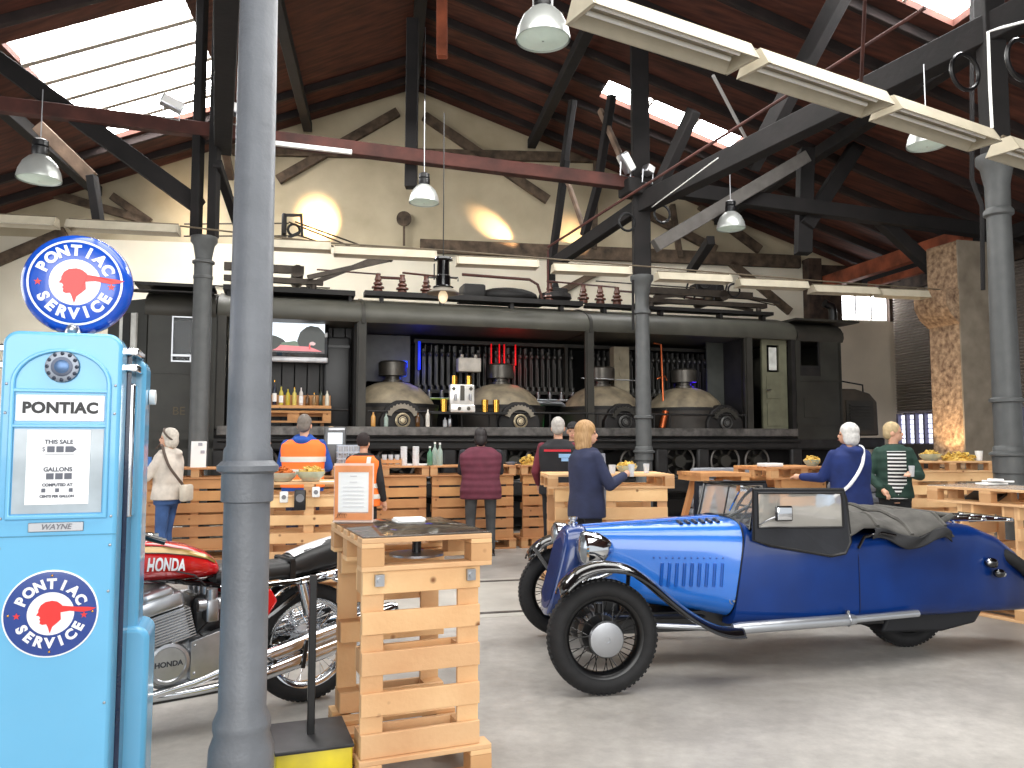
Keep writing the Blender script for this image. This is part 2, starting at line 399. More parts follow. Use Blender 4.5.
# --- cast iron columns
def column(label, x, y, rad, cap_z, rings=(), collar=None, foot=True):
    prof = [(rad * 1.45, 0), (rad * 1.45, .30), (rad * 1.42, .36), (rad * 1.22, .41), (rad * 1.28, .43), (rad * 1.28, .455), (rad * 1.06, .50)]
    zs = []
    for z in rings: zs.append(('ring', z))
    if collar: zs.append(('collar', collar))
    for kind, z in sorted(zs, key=lambda t: t[1] if t[0] == 'ring' else t[1][0]):
        if kind == 'ring': prof += [(rad, z - .03), (rad * 1.22, z - .02), (rad * 1.22, z + .01), (rad, z + .025)]
        else:
            a, b = z; prof += [(rad * 1.03, a - .006), (rad * 1.17, a), (rad * 1.17, b - .03), (rad * 1.38, b - .02), (rad * 1.38, b), (rad * 1.12, b + .02), (rad * 1.1, b + .06), (rad * .99, b + .075)]
    r2 = rad * .86
    prof += [(r2, cap_z - .62), (r2 * 1.25, cap_z - .6), (r2 * 1.25, cap_z - .56), (r2 * 1.02, cap_z - .53), (r2 * 1.05, cap_z - .3), (r2 * 1.35, cap_z - .12), (r2 * 1.7, cap_z - .07), (r2 * 1.7, cap_z)]
    g = MB(); g.lathe(prof, n=32)
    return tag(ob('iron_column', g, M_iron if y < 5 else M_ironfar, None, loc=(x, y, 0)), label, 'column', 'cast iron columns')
K_LR = V((-4.37, 11.18, 0)); K_MID = V((2.053, 12.5, 0)); K_RT = V((4.83, 7.8, 0)); K_FG = V((-1.018, 3.1, 0))
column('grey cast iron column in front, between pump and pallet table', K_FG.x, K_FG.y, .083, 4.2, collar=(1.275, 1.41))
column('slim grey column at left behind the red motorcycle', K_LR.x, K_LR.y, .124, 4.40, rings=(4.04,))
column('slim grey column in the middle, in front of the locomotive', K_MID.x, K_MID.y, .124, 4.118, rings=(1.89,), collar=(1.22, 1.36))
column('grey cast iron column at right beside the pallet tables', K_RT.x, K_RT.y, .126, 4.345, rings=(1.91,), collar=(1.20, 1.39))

# --- the timber frame on top of the columns
PT = vplane(K_LR, K_MID); PM = vplane(K_MID, K_RT); PLL = vplane(K_FG, K_LR)
def bm(pl, x0, y0, x1, y1, w, h=None, m=None, off=0):
    p0, n = pl; k_ = 1.2 if pl is PT else 1.1; w *= k_; h = h * k_ if h else h; p0 = p0 + n * off
    return beam(on_plane(x0, y0, p0, n), on_plane(x1, y1, p0, n), w, h, m)
bm(PT, -40, 100, 634, 184, .14, .17, M_beamred)                       # tie beam between the two rear columns
bm(PT, 676, 190, 985, 231, .16, .2)                                    # and on to the stone pillar
bm(PT, -25, 44, 200, 207, .14, .2, off=.1)                             # long strut at the left
bm(PT, 38, 126, 92, 178, .1, .16, M_beamlit, off=.9); bm(PT, 92, 176, 99, 225, .1, .14, off=.9)
for dx in (-.12, .12):
    beam(K_LR + V((dx, 0, 4.40)), K_LR + V((dx, 0, 8.0)), .12, .18)
beam(at(217, 163, 11.1), at(238, 226, 12.6), .12, .14); beam(at(221, 130, 11.2), at(231, 178, 12.0), .1, .12, M_beamlit)
beam(K_FG + V((0.42, -1.5, 5.85)), K_LR + V((.12, .3, 5.85)), .24, .3)   # longitudinal beam over the left row
beam(K_FG + V((0, 0, 4.2)), K_FG + V((0, 0, 7.6)), .18, .18)
bm(PT, 413, 20, 411, 188, .15, .15, off=.2); bm(PT, 442, -20, 442, 57, .12, .12, M_orangebeam, off=-1.2)
# mid column and beyond
beam(K_MID + V((0, 0, 4.118)), K_MID + V((0, 0, 8.1)), .27, .22)
bm(PM, 640, 205, 1040, 6, .2, .27)
midtop = on_plane(650, 199, *PM); back = at(551, 266, 15.2)
beam(midtop, back, .16, .22); beam(back + V((0, 0, .2)), V((back.x, back.y, 4.1)), .16, .16)
def sp(px, py): return on_plane(px, py, *vplane(midtop, back))
beam(sp(566, 160), sp(551, 268), .12, .14); beam(sp(600, 178), sp(584, 236), .12, .14); beam(sp(567, 180), sp(585, 232), .07, .08, M_beamlit)
beam(sp(573, 100), sp(562, 180), .12, .14); beam(sp(612, 95), sp(598, 182), .12, .14); beam(sp(600, 110), sp(622, 160), .07, .1, M_beamlit)
bm(PM, 655, 196, 694, 110, .14, .16)
bm(PM, 750, 168, 846, -14, .16, .2, off=.25)
cs = MB(); cs.box((0, 0, 0), (.58, .4, .25)); trim(cs, M_beam, loc=K_MID + V((-.02, -.02, 5.51)), rz=R(20), bevel=.03)
bm(PT, 655, 246, 806, 157, .14, .17, mat('grey_timber', (92, 88, 84), .7), off=-.22)
bm(PT, 806, 150, 803, 254, .2, .2, off=.2)
bm(PT, 806, 226, 882, 106, .15, .2, off=.1)
bm(PT, 880, 220, 940, 276, .14, .18, off=.1)
beam(at(711, 240, 12.4), at(690, 272, 13.6), .13, .15)
bm(PM, 722, 158, 756, 142, .04, .1, M_alu, off=.3)
beam(at(826, 283, 18.2), at(968, 236, 13.9), .2, .3, M_orangebeam); beam(at(870, 285, 17.2), at(948, 262, 14.6), .12, .14, M_orangebeam)
beam(K_RT + V((0, 0, 4.345)), K_RT + V((0, 0, 7.0)), .2, .2)
# iron scroll brackets and rods
for (cx, cy, Y) in ((627, 222, 12.35), (662, 214, 12.4), (965, 72, 7.2), (1022, 60, 6.3)):
    sc = MB(); c = at(cx, cy, Y); sc.torus((0, 0, 0), (.35, -.93, 0), .14 if Y > 8 else .17, .02, 24, 6); trim(sc, M_black, loc=c)
def rod(p, q, r=.012, m=None): g = MB(); mid = (p + q) / 2; g.cyl(p - mid, q - mid, r, n=6); return trim(g, m or M_beamred, loc=mid)
rod(at(548, 247, 13.4), at(925, 8, 7.6), .02); rod(at(548, 250, 13.4), at(548, 292, 13.4), .02)
rod(at(652, 207, 12.2), at(718, 158, 10.0), .008, M_white); rod(at(865, 0, 6.9), at(860, 105, 8), .018)
rod(roof_pt(4.55, -5.5, -.3), roof_pt(5.9, -4.1, -.5), .03, M_paper)
# lit conduits
cd = MB(); cd.tube([at(x, y, 6.25) for x, y in ((1030, 20), (1000, 28), (988, 32), (990, 90), (992, 128))], .012); trim(cd, M_paper)
cd = MB(); cd.tube([at(x, y, 12.2) for x, y in ((633, 280), (633, 330))], .02); trim(cd, M_beam)
cd = MB(); cd.tube([at(x, y, 9) for x, y in ((972, -5), (972, 180), (982, 206), (983, 290))], .025); trim(cd, M_beam)

# --- stone pillar by the right wall
px0 = V((7.5, 13.3, 0))
pg = MB(); pg.bb((-.33, -.33, 0), (.33, .33, 4.8))
pillar = thing('stone_pillar', 'rough stone pillar lit warm from below, by the roller shutters', 'pillar', px0, R(16))
ob('shaft', pg, M_stone, pillar, bevel=.03)
q = MB(); q.bb((-.335, -.35, 0), (.34, -.325, 4.8)); ob('grey_face', q, M_stone2, pillar)  # thin slab of the greyer stone on the right face
cbm = MB(); cbm.prism([(-.33, 3.72), (-.33, 3.42), (-.5, 3.56), (-.6, 3.74), (-.6, 3.98), (-.33, 3.98)], 'y', -.34, .34); ob('corbel', cbm, M_stone, pillar)
ul = thing('uplight', 'small black uplight on a stand at the foot of the stone pillar', 'lamp', (6.86, 12.85, 0), R(16))
q = MB(); q.cyl((0, 0, 0), (0, 0, .02), .14, n=20); q.cyl((0, 0, .02), (0, 0, .95), .02, n=10); ob('stand', q, M_black, ul)
q = MB(); q.cyl((0, 0, .95), (.03, 0, 1.08), .07, .1, n=20, caps=False); ob('lamp_head', q, M_black, ul)
q = MB(); q.cyl((0, 0, 1.02), (.005, 0, 1.03), .07, n=20); ob('bulb', q, mat('warm_bulb', (255, 206, 140), .4, emit=12), ul)
# ================================================================== the electric locomotive behind the bar
LO = V((-.52, 13.0, 0)); LR_ = R(16)
LM = Matrix.Translation(LO) @ Matrix.Rotation(LR_, 4, 'Z')
def lw(x, y, z): return LM @ V((x, y, z))
loco = thing('electric_locomotive', 'long olive grey electric locomotive with its side opened, serving as backdrop to the bar', 'locomotive', LO, LR_)
DEP = 2.9
def lp(name, mb, m, parent=loco, **k): return ob(name, mb, m, parent, **k)
# roof: a rounded eave, then a low crown
def roofprof(h=0):
    q = [(0, 3.38), (-.04, 3.45), (-.03, 3.55), (.05, 3.65), (.18, 3.72), (.6, 3.84), (1.45, 3.92)]
    return q + [(DEP - a, b) for a, b in reversed(q[:-1])]
for x0, x1 in ((-4.05, -1.9), (-1.88, 1.92), (1.94, 5.98)):
    g = MB(); pr = roofprof(); g.loft([[(x, a, b) for a, b in pr] for x in (x0, x1)]); r_ = lp('roof', g, M_locoroof)
for x in (-1.89, 1.93):
    g = MB(); pr = [(a + (.0), b + .012) for a, b in roofprof()]; pr[0] = (-.02, 3.36); g.loft([[(xx, a - .015, b) for a, b in pr] for xx in (x - .03, x + .03)]); lp('roof_seam', g, M_loco)
g = MB(); g.loft([[(x, a, b - .02) for a, b in roofprof()] for x in (-5.05, -4.07)]); lp('cab_roof', g, M_loco)
g = MB(); g.loft([[(x, a, b - .02) for a, b in roofprof()] for x in (6.0, 7.0)]); g.bb((5.95, -.05, 3.74), (7.35, 2.9, 3.78)); lp('cab_roof', g, M_loco)
g = MB(); g.bb((-5.2, -.02, 3.80), (-4.1, .5, 3.83)); g.bb((-5.3, -.1, 3.70), (-4.1, .1, 3.72)); lp('roof_walkway', g, M_locodark)
g = MB(); g.bb((-4.0, .25, 3.84), (-2.0, .7, 3.92)); g.bb((-3.95, .3, 3.74), (-3.9, .6, 3.85)); g.bb((-2.1, .3, 3.74), (-2.05, .6, 3.85)); lp('roof_walkway', g, M_locodark)
g = MB(); g.bb((-1.85, .25, 3.86), (1.9, .5, 3.94)); [g.bb((x, .3, 3.72), (x + .06, .45, 3.9)) for x in (-1.6, -.6, .6, 1.5)]; lp('roof_walkway', g, M_locodark)
g = MB(); g.bb((2.0, .25, 3.86), (5.7, .5, 3.92)); [g.bb((x, .3, 3.72), (x + .06, .45, 3.9)) for x in (2.3, 3.4, 4.6, 5.5)]; lp('roof_walkway', g, M_locodark)
# deck, sill, posts, inner walls
g = MB(); g.bb((-4.05, .02, 1.58), (6.0, DEP, 1.68)); lp('deck', g, M_locodark)
g = MB(); g.bb((-4.02, -.05, 1.6), (5.95, .0, 1.74)); lp('sill', g, M_locorail, bevel=.01)
for x in (-3.98, -1.9, 1.93, 5.0):
    g = MB(); g.bb((x - .06, -.01, 1.7), (x + .06, .09, 3.42)); g.bb((x - .085, .02, 1.7), (x - .06, .07, 3.42)); lp('body_post', g, M_loco)
g = MB(); g.bb((-4.05, DEP - .1, 1.68), (6, DEP, 3.5)); lp('rear_wall', g, M_locoin)
g = MB(); [g.bb((-3.9 + .2 * k, .8, 1.68), (-3.72 + .2 * k, .83 + .015 * (k % 2), 3.4)) for k in range(10)]; lp('partition', g, mat('dark_panel', (40, 38, 37), .5))
g = MB(); g.rbox((-2.25, .75, 2.45), (.42, .5, 1.5), .04); g.bb((-2.44, .48, 3.02), (-2.06, .52, 3.06)); lp('cabinet', g, mat('dark_cabinet', (36, 36, 37), .4))
for x in (-1.98, 4.98): g = MB(); g.bb((x - .03, .2, 1.68), (x + .03, DEP, 3.4)); lp('bulkhead', g, M_locoin)
# grey relay cupboard and the racks of contactors along the rear wall
g = MB(); g.bb((-1.85, 1.3, 2.55), (-.95, 1.36, 3.36)); lp('grey_panel', g, mat('grey_panel', (92, 92, 90), .5))
for k in range(52):
    x = -.85 + k * .11
    if 2.1 < x < 2.35: continue
    g = MB(); g.bb((x, 1.25, 2.5), (x + .038, 1.4, 3.2 - .06 * (k % 3))); g.bb((x + .055, 1.32, 2.5), (x + .07, 1.4, 3.22)); g.bb((x + .015, 1.2, 2.48), (x + .04, 1.27, 2.85 + .08 * (k % 2))); g.ell((x + .03, 1.22, 3.05), (.03, .03, .05), 8, 6); g.cyl((x + .055, 1.24, 2.42), (x + .055, 1.24, 2.5), .04, n=10)
    lp('contactor', g, MATS.get('contactor_grey') or mat('contactor_grey', (74, 73, 70), .4, .3))
g = MB(); g.bb((-.9, 1.2, 3.24), (4.9, 1.45, 3.3)); g.bb((-.9, 1.2, 2.36), (4.9, 1.45, 2.42)); [g.bb((x, 1.18, 2.3), (x + .05, 1.24, 3.3)) for x in (-.88, .72, 1.9, 3.3)]; lp('rack', g, M_loco)
for k in range(28):
    g = MB(); x = -1.75 + k * .22; g.cyl((x, 1.05, 2.26), (x, 1.05, 2.36), .035, .05, n=10); g.ell((x, 1.05, 2.38), .03, 10, 6); lp('valve', g, M_steel)
g = MB(); g.cyl((-1.8, 1.0, 2.25), (4.8, 1.0, 2.25), .02, n=8); g.tube([(.9, .9, 2.2), (1.7, .9, 2.18), (1.85, .9, 2.1), (1.86, .9, 1.75)], .05); g.tube([(1.95, .5, 2.62), (3.0, .5, 2.6)], .012); lp('pipework', g, M_steel)
g = MB(); g.tube([(3.4, .6, 3.3), (3.55, .6, 3.28), (3.58, .6, 2.2)], .02); g.tube([(3.45, .6, 2.65), (3.62, .6, 2.7), (3.66, .6, 2.62)], .018); g.cyl((3.42, .35, 1.75), (3.5, .35, 2.05), .06); lp('copper_pipe', g, M_copper)
g = MB(); g.rbox((-.02, .75, 2.82), (.40, .2, .24), .02); g.bb((-.19, .64, 2.74), (-.12, .66, 2.9)); g.bb((-.05, .64, 2.86), (.14, .66, 2.92)); [g.cyl((x, .75, 2.94), (x, .75, 3.0), .03, n=10) for x in (-.14, .1)]; lp('switch_box', g, mat('pale_switch_box', (208, 200, 188), .5))
g = MB(); g.bb((2.75, .9, 2.35), (3.05, 1.1, 3.25)); g.cyl((2.9, .89, 3.05), (2.9, .87, 3.05), .06); g.cyl((2.9, .89, 2.75), (2.9, .87, 2.75), .06); g.bb((2.6, .9, 2.2), (3.1, 1.2, 2.36)); lp('relay_cabinet', g, mat('cream_cabinet', (150, 140, 118), .5))
g = MB(); g.bb((4.6, .8, 1.68), (5.02, .84, 3.4)); g.bb((5.02, .8, 2.55), (5.3, .84, 3.4)); g.bb((5.02, .8, 1.68), (5.3, .84, 2.5)); lp('inner_panel', g, mat('grey_green_panel', (66, 68, 64), .45))
# four traction motors: drum, bell, collar stack, end bearing with its toothed ring
M_bell = mat('lit_motor_casing', (168, 154, 128), .5, .1, col2=(116, 106, 90), scale=5)  # pale tone carries the light falling on the upper casings
for i, (bx_, gx) in enumerate(((-1.31, -1.26), (.58, .68), (2.48, 2.55), (4.14, 4.5))):
    y = .85
    g = MB(); g.lathe([(.74, 1.66), (.765, 2.0), (.77, 2.07)], (bx_, y, 0), n=40); dm_ = g
    g = MB(); g.lathe([(.735, 2.06), (.72, 2.1), (.62, 2.26), (.47, 2.4), (.3, 2.48), (.2, 2.5)], (bx_, y, 0), n=40); mo = lp('traction_motor', g, M_bell, smooth=30)
    g = MB(); g.lathe([(.78, 2.06), (.78, 2.12)], (bx_, y, 0), n=40); ob('flange', g, M_locodark, mo); ob('drum', dm_, MATS.get('shaded_drum') or mat('shaded_drum', (58, 53, 48), .5, .2, scale=5), mo)  # drum coloured darker for the shade below the bell
    g = MB(); g.lathe([(.17, 2.48), (.17, 2.54), (.13, 2.55), (.13, 2.6), (.235, 2.61), (.24, 2.83), (.2, 2.86), (.1, 2.87)], (bx_, y, 0), n=28); ob('collar', g, mat('collar_%d' % i, (88, 84, 78), .35, .6), mo)
    g = MB(); g.prism([(gx - .36, 1.66), (gx - .36, 1.86), (gx - .26, 2.06), (gx - .1, 2.16), (gx + .1, 2.16), (gx + .26, 2.06), (gx + .36, 1.86), (gx + .36, 1.66)], 'y', .02, .3); ob('bearing_housing', g, M_locodark, mo, bevel=.02)
    g = MB(); n_ = 22
    poly = []
    for k in range(n_ + 1):
        a = R(20 + 140 * k / n_); rr = .25 if k % 2 else .275; poly.append((gx + math.cos(a) * rr, 1.84 + math.sin(a) * rr))
    for k in range(n_, -1, -1):
        a = R(20 + 140 * k / n_); poly.append((gx + math.cos(a) * .19, 1.84 + math.sin(a) * .19))
    g.prism(poly, 'y', -.02, .03); ob('toothed_ring', g, (MATS.get('dull_gear_steel') or mat('dull_gear_steel', (136, 128, 114), .5, .3)) if i < 2 else M_loco, mo)
    g = MB(); g.lathe([(.115, 0), (.12, .03), (.10, .045), (.09, .03), (.06, .032), (.06, .05), (.025, .06)], (gx, .0, 1.84), (0, -1, 0), n=28); ob('bearing_cap', g, mat('bearing_cap_%d' % i, (186, 172, 142) if i < 2 else (90, 90, 88), .35, .4), mo)
    g = MB(); g.torus((gx, -.04, 1.84), (0, 1, 0), .075, .011, 24, 6); g.torus((gx, -.05, 1.84), (0, 1, 0), .045, .008, 20, 6); ob('bearing_ring', g, M_locodark, mo)
# rail on short stanchions along the open side
g = MB(); g.cyl((-3.9, .1, 2.0), (-2.1, .1, 2.0), .018, n=8); g.cyl((-1.8, -.0, 1.98), (4.9, -.0, 1.98), .018, n=8); [g.cyl((x, -.0, 1.7), (x, -.0, 1.98), .014, n=6) for x in (-1.75, -.8, -.3, .15, .28, 1.2, 1.85, 2.05, 3.1, 3.4, 4.9)]; lp('handrail', g, M_locodark)
# coloured lamps inside
def lamp_in(name, x, z, col, dx=.1, dz=.2, y=1.1, e=6, lit=None):
    g = MB(); g.rbox((x, y, z), (dx, .04, dz), .01); lp(name, g, mat(name + '_glow_%d' % int(x * 10 + 100), col, .4, emit=e * .14, emitcol=col))
    if lit == 0: return
    l = bpy.data.lights.new(name, 'POINT'); l.energy = (lit or 14) * .2; l.color = tuple(lin(c) for c in col); l.shadow_soft_size = .08
    o = bpy.data.objects.new(name, l); C.objects.link(o); o.location = lw(x + .06, y - .1, z - .22)
lamp_in('blue_lamp', -.82, 3.0, (20, 50, 235), .045, .5, e=5, lit=10); lamp_in('blue_lamp', -1.10, 2.84, (30, 80, 255), .15, .12, lit=5)
for rx_, on_ in ((.47, 0), (.62, 16), (.71, 0), (.92, 9)): lamp_in('red_lamp', rx_, 3.06, (235, 14, 24), .022, .38, e=3.2, lit=on_)
lamp_in('green_lamp', 1.35, 2.05, (10, 150, 60), .03, .25, y=.9, e=.6, lit=2.5); lamp_in('yellow_green_lamp', -.45, 2.24, (120, 150, 50), .5, .03, y=.9, e=.35, lit=1.2)
lamp_in('violet_lamp', 4.3, 2.75, (70, 30, 255), .14, .26, y=.9, lit=6)
# left cab with its window and angled end
M_locob = mat('loco_cab_side', (46, 46, 41), .5, .1, var=.18, scale=2.5)
def panel_hole(g, x0, x1, z0, z1, a0, a1, b0, b1, y0, y1):
    g.bb((x0, y0, z0), (a0, y1, z1)); g.bb((a1, y0, z0), (x1, y1, z1)); g.bb((a0, y0, z0), (a1, y1, b0)); g.bb((a0, y0, b1), (a1, y1, z1))
g = MB(); panel_hole(g, -5.0, -4.06, 1.0, 3.42, -4.68, -4.13, 2.68, 3.36, 0, .06); g.bb((-5.0, -.012, 2.5), (-4.06, 0, 2.53)); g.bb((-5.0, -.012, 1.66), (-4.06, 0, 1.7)); lp('cab_side', g, M_locob)
g = MB(); panel_hole(g, -5.0, -4.06, 1.0, 3.42, -4.9, -4.1, 2.68, 3.3, DEP - .06, DEP); lp('cab_side', g, M_locob)
g = MB(); g.bb((-4.72, .3, 2.62), (-4.24, .36, 3.6)); g.bb((-4.75, .9, 1.7), (-4.15, 1.5, 2.6)); lp('cab_equipment_and_shade', g, mat('cab_shade_black', (8, 8, 8), .9))  # dark sheet close behind the window paints in the unlit cab; box is equipment
g = MB(); panel_hole(g, -4.68, -4.13, 2.68, 3.36, -4.66, -4.15, 2.7, 3.34, .01, .04); g.bb((-4.68, -.01, 2.76), (-4.13, .03, 2.79)); g.bb((-4.42, -.01, 2.69), (-4.40, .03, 2.78)); lp('cab_window_frame', g, M_steel)
g = MB(); g.bb((-4.68, .045, 2.68), (-4.13, .05, 3.36)); lp('cab_window', g, M_glassclear)
g = MB(); g.bar((-5.0, .03, 2.3), (-5.62, .55, 2.3), .06, 2.6, up=(0, 0, 1)); lp('cab_end', g, M_locob)
g = MB(); g.bar((-5.16, .13, 2.95), (-5.42, .34, 2.95), .07, .9); lp('cab_end_window', g, mat('bright_through_glass', (196, 196, 190), .2)); g = MB(); g.bar((-5.25, .19, 2.95), (-5.36, .285, 2.95), .085, .9); lp('window_post', g, M_locodark)
g = MB(); g.rbox((-6.1, 1.2, 1.95), (1.0, 1.9, 1.0), .12); lp('nose', g, M_locob)
# lettering remains low on the left cab
g = MB(); put_text(g, 'BE', .17, frame_M((-4.55, -.005, 1.95), (1, 0, 0), (0, 0, 1))); lp('lettering', g, mat('faded_lettering', (86, 74, 52), .6), smooth=0)
# open door and right cab
g = MB(); panel_hole(g, 5.34, 5.86, 1.68, 3.38, 5.44, 5.7, 2.78, 3.28, .12, .17); g.bb((5.42, .1, 2.3), (5.72, .12, 2.7)); g.bb((5.42, .1, 1.8), (5.72, .12, 2.2)); dr = lp('cab_door', g, mat('green_grey_door', (108, 108, 88), .5))
g = MB(); g.bb((5.5, .14, 2.82), (5.66, .15, 3.24)); ob('door_pane', g, mat('bright_pane', (210, 212, 206), .2), dr); g = MB(); g.cyl((5.4, .08, 2.45), (5.48, .08, 2.45), .015, n=8); ob('handle', g, M_steel, dr)
g = MB(); g.bb((5.88, 0, 1.68), (5.96, .12, 3.4)); lp('door_post', g, M_locodark)
g = MB(); panel_hole(g, 5.97, 6.93, 1.55, 3.42, 6.06, 6.5, 2.72, 3.40, 0, .06); g.bb((6.12, -.015, 1.95), (6.5, 0, 2.3)); g.bb((5.97, -.012, 1.8), (6.93, 0, 1.83)); g.bb((6.9, .0, 1.55), (6.96, DEP, 3.5)); g.bb((5.97, -.012, 2.62), (6.93, 0, 2.64)); lp('cab_side', g, M_locob)
g = MB(); panel_hole(g, 5.97, 6.93, 1.6, 3.42, 6.05, 6.85, 2.75, 3.3, DEP - .06, DEP); lp('cab_side', g, M_locob)
g = MB(); panel_hole(g, 6.06, 6.5, 2.72, 3.40, 6.09, 6.47, 2.9, 3.37, .01, .05); g.bb((6.06, .0, 2.88), (6.5, .03, 2.91)); lp('cab_window_frame', g, M_locodark)
g = MB(); g.bb((6.06, .03, 2.74), (6.5, .05, 2.88)); lp('window_rail', g, mat('tan_rail', (140, 128, 110), .5)); g = MB(); g.bb((6.2, .9, 2.7), (6.42, 1.2, 3.4)); lp('cab_equipment_and_shade', g, M_locoin)
# right nose with louvre and stove pipe
g = MB(); pr = [(6.95, 1.62), (6.95, 2.5), (7.3, 2.5), (7.62, 2.42), (7.78, 2.26), (7.8, 1.62)]; g.prism(pr, 'y', .05, 2.6); ns = lp('nose', g, mat('brown_grey_nose', (66, 58, 48), .55, .1, var=.2, scale=3), bevel=.03)
g = MB(); g.bb((7.06, .02, 1.72), (7.66, .05, 2.28)); [g.bar((7.12, .0, 1.8 + .055 * k), (7.6, .0, 1.8 + .055 * k), .03, .03) for k in range(8)]; ob('louvre', g, M_loco, ns)
g = MB(); g.tube([(7.0, .1, 2.62), (7.02, .08, 2.64), (7.5, .1, 2.58), (7.52, .12, 2.45)], .015); ob('grab_rail', g, M_locodark, ns)
g = MB(); g.tube([(7.9, 1.4, 2.3), (7.9, 1.4, 4.2), (7.86, 1.4, 4.32), (7.7, 1.4, 4.38)], .085, n=16); g.torus((7.9, 1.4, 3.5), (0, 0, 1), .09, .015, 20, 6); lp('stove_pipe', g, M_black)
# underframe with wheels seen through its openings
g = MB(); g.bb((-5.0, .0, 1.36), (7.9, .1, 1.58)); g.bb((-4.0, .0, .62), (6.0, .1, .88))
for x in (-4.0, -2.72, -1.86, -.5, .35, 1.2, 2.05, 3.25, 4.05, 5.95): g.bb((x - .12, 0, .8), (x + .12, .1, 1.4))
lp('side_frame', g, mat('frame_iron', (44, 43, 43), .5, .3, var=.25, scale=5), bevel=.04)
g = MB(); g.bb((-5.0, .6, .5), (7.8, 2.3, 1.6)); lp('under_body', g, mat('under_body_black', (20, 18, 18), .8))
g = MB(); g.bb((-4.02, -.03, 1.40), (5.95, .0, 1.46)); g.cyl((-4, -.05, 1.52), (6, -.05, 1.52), .025, n=8); lp('cable_duct', g, M_locodark)
for x, r_ in ((-3.4, .26), (-1.35, .3), (-.75, .24), (.62, .3), (1.02, .22), (1.65, .28), (2.75, .22), (3.65, .28), (4.55, .28), (5.2, .24)):
    g = MB(); g.torus((x, .14, 1.16), (0, 1, 0), r_, .022, 36, 8); wl = lp('wheel', g, mat('wheel_rim_iron', (108, 104, 100), .4, .5) if 'wheel_rim_iron' not in MATS else MATS['wheel_rim_iron'])
    g = MB(); g.cyl((x, .18, 1.16), (x, .1, 1.16), r_ * .45, r_ * .38, 20); [g.bar((x, .2, 1.16), (x + math.cos(a) * r_, .2, 1.16 + math.sin(a) * r_), .03, .04) for a in [PI * k / 3.5 for k in range(7)]]; ob('hub', g, M_loco, wl)
    g = MB(); g.cyl((x, .5, .72), (x, .58, .72), .66, n=40); lp('wheel_disc', g, M_locodark)
g = MB(); g.bb((-5.2, .3, .25), (7.9, .45, .5)); lp('brake_rigging', g, M_locodark)
# roof insulators and conductors
M_ins = mat('brown_insulator', (104, 66, 54), .25, var=.15)
ins_x = (-1.62, -1.22, -.82, 1.35, 1.98, 2.3, 2.62, 3.2)
for x in ins_x:
    g = MB(); g.lathe([(.10, 3.9), (.1, 3.96), (.07, 3.97), (.135, 3.99), (.13, 4.02), (.06, 4.05), (.1, 4.07), (.095, 4.1), (.05, 4.13), (.075, 4.15), (.07, 4.18), (.05, 4.24), (.06, 4.28), (.02, 4.29)], (0, 0, -3.9), n=20); g.v = [(v[0] * .78 + x, v[1] * .78 + .45, v[2] * .84 + 3.94) for v in g.v]; lp('insulator', g, M_ins)
g = MB(); g.tube([(-2.6, .45, 4.27), (-1.62, .45, 4.25)], .014, n=6); g.tube([(-1.6, .45, 4.2), (-1.22, .45, 4.2)], .025, n=8); g.tube([(-1.22, .45, 4.3), (-.82, .45, 4.28), (-.3, .45, 4.26)], .018, n=6)
g.tube([(-.2, .5, 4.34), (1.0, .5, 4.32), (1.15, .5, 4.24), (1.25, .5, 3.95)], .026, n=8); g.tube([(1.3, .45, 4.3), (2.6, .45, 4.26)], .016, n=6); g.tube([(2.6, .45, 4.2), (3.6, .4, 4.16), (4.4, .45, 4.12)], .02, n=6); lp('conductor', g, mat('red_brown_conductor', (80, 46, 38), .5))
g = MB(); g.ell((.7, .8, 4.05), (.55, .3, .16)); g.rbox((1.55, .6, 4.08), (.3, .3, .24), .03); g.lathe([(.16, 3.9), (.3, 4.02), (.28, 4.1), (.1, 4.14), (.06, 4.3)], (1.5, .6, 0), n=16); g.rbox((.05, .8, 4.08), (.4, .4, .28), .04); g.bb((-.2, .7, 3.9), (1.3, .9, 4.0)); lp('roof_equipment', g, M_locodark)
# pantographs
M_panto = mat('pantograph_steel', (70, 62, 54), .5, .4, var=.2)
def panto(x0, x1, name='pantograph'):
    g = MB(); g.bb((x0, .3, 4.0), (x1, .42, 4.08)); g.bb((x0, 1.2, 4.0), (x1, 1.32, 4.08)); [g.cyl((x, .36, 3.85), (x, .36, 4.0), .05, n=10) for x in (x0 + .15, x1 - .15)]
    g.bb((x0, .3, 4.16), (x1 - .3, .4, 4.28)); g.cyl(((x0 + x1) / 2 + .35, .3, 4.2), ((x0 + x1) / 2 + .35, 1.3, 4.2), .1, n=14)
    return lp(name, g, M_panto)
p1 = panto(-4.0, -2.5)
g = MB()
for y in (.2, .9): g.bar((-2.75, y, 4.08), (-1.44, y, 4.70 if y > .5 else 4.46), .07, .07)
g.cyl((-1.46, .1, 4.42), (-1.46, .95, 4.72), .035); ob('lower_arm', g, M_panto, p1)
g = MB()
for a, b in (((-1.5, .25, 4.44), (-3.05, .4, 5.0)), ((-1.46, .9, 4.70), (-2.95, .8, 5.12)), ((-1.55, .3, 4.42), (-2.95, .6, 4.86))): g.cyl(a, b, .014, n=6)
g.cyl((-3.05, .4, 4.98), (-4.6, .4, 4.85), .012, n=6); g.cyl((-3.0, .4, 4.78), (-4.6, .4, 4.66), .012, n=6); ob('upper_arm', g, M_panto, p1)
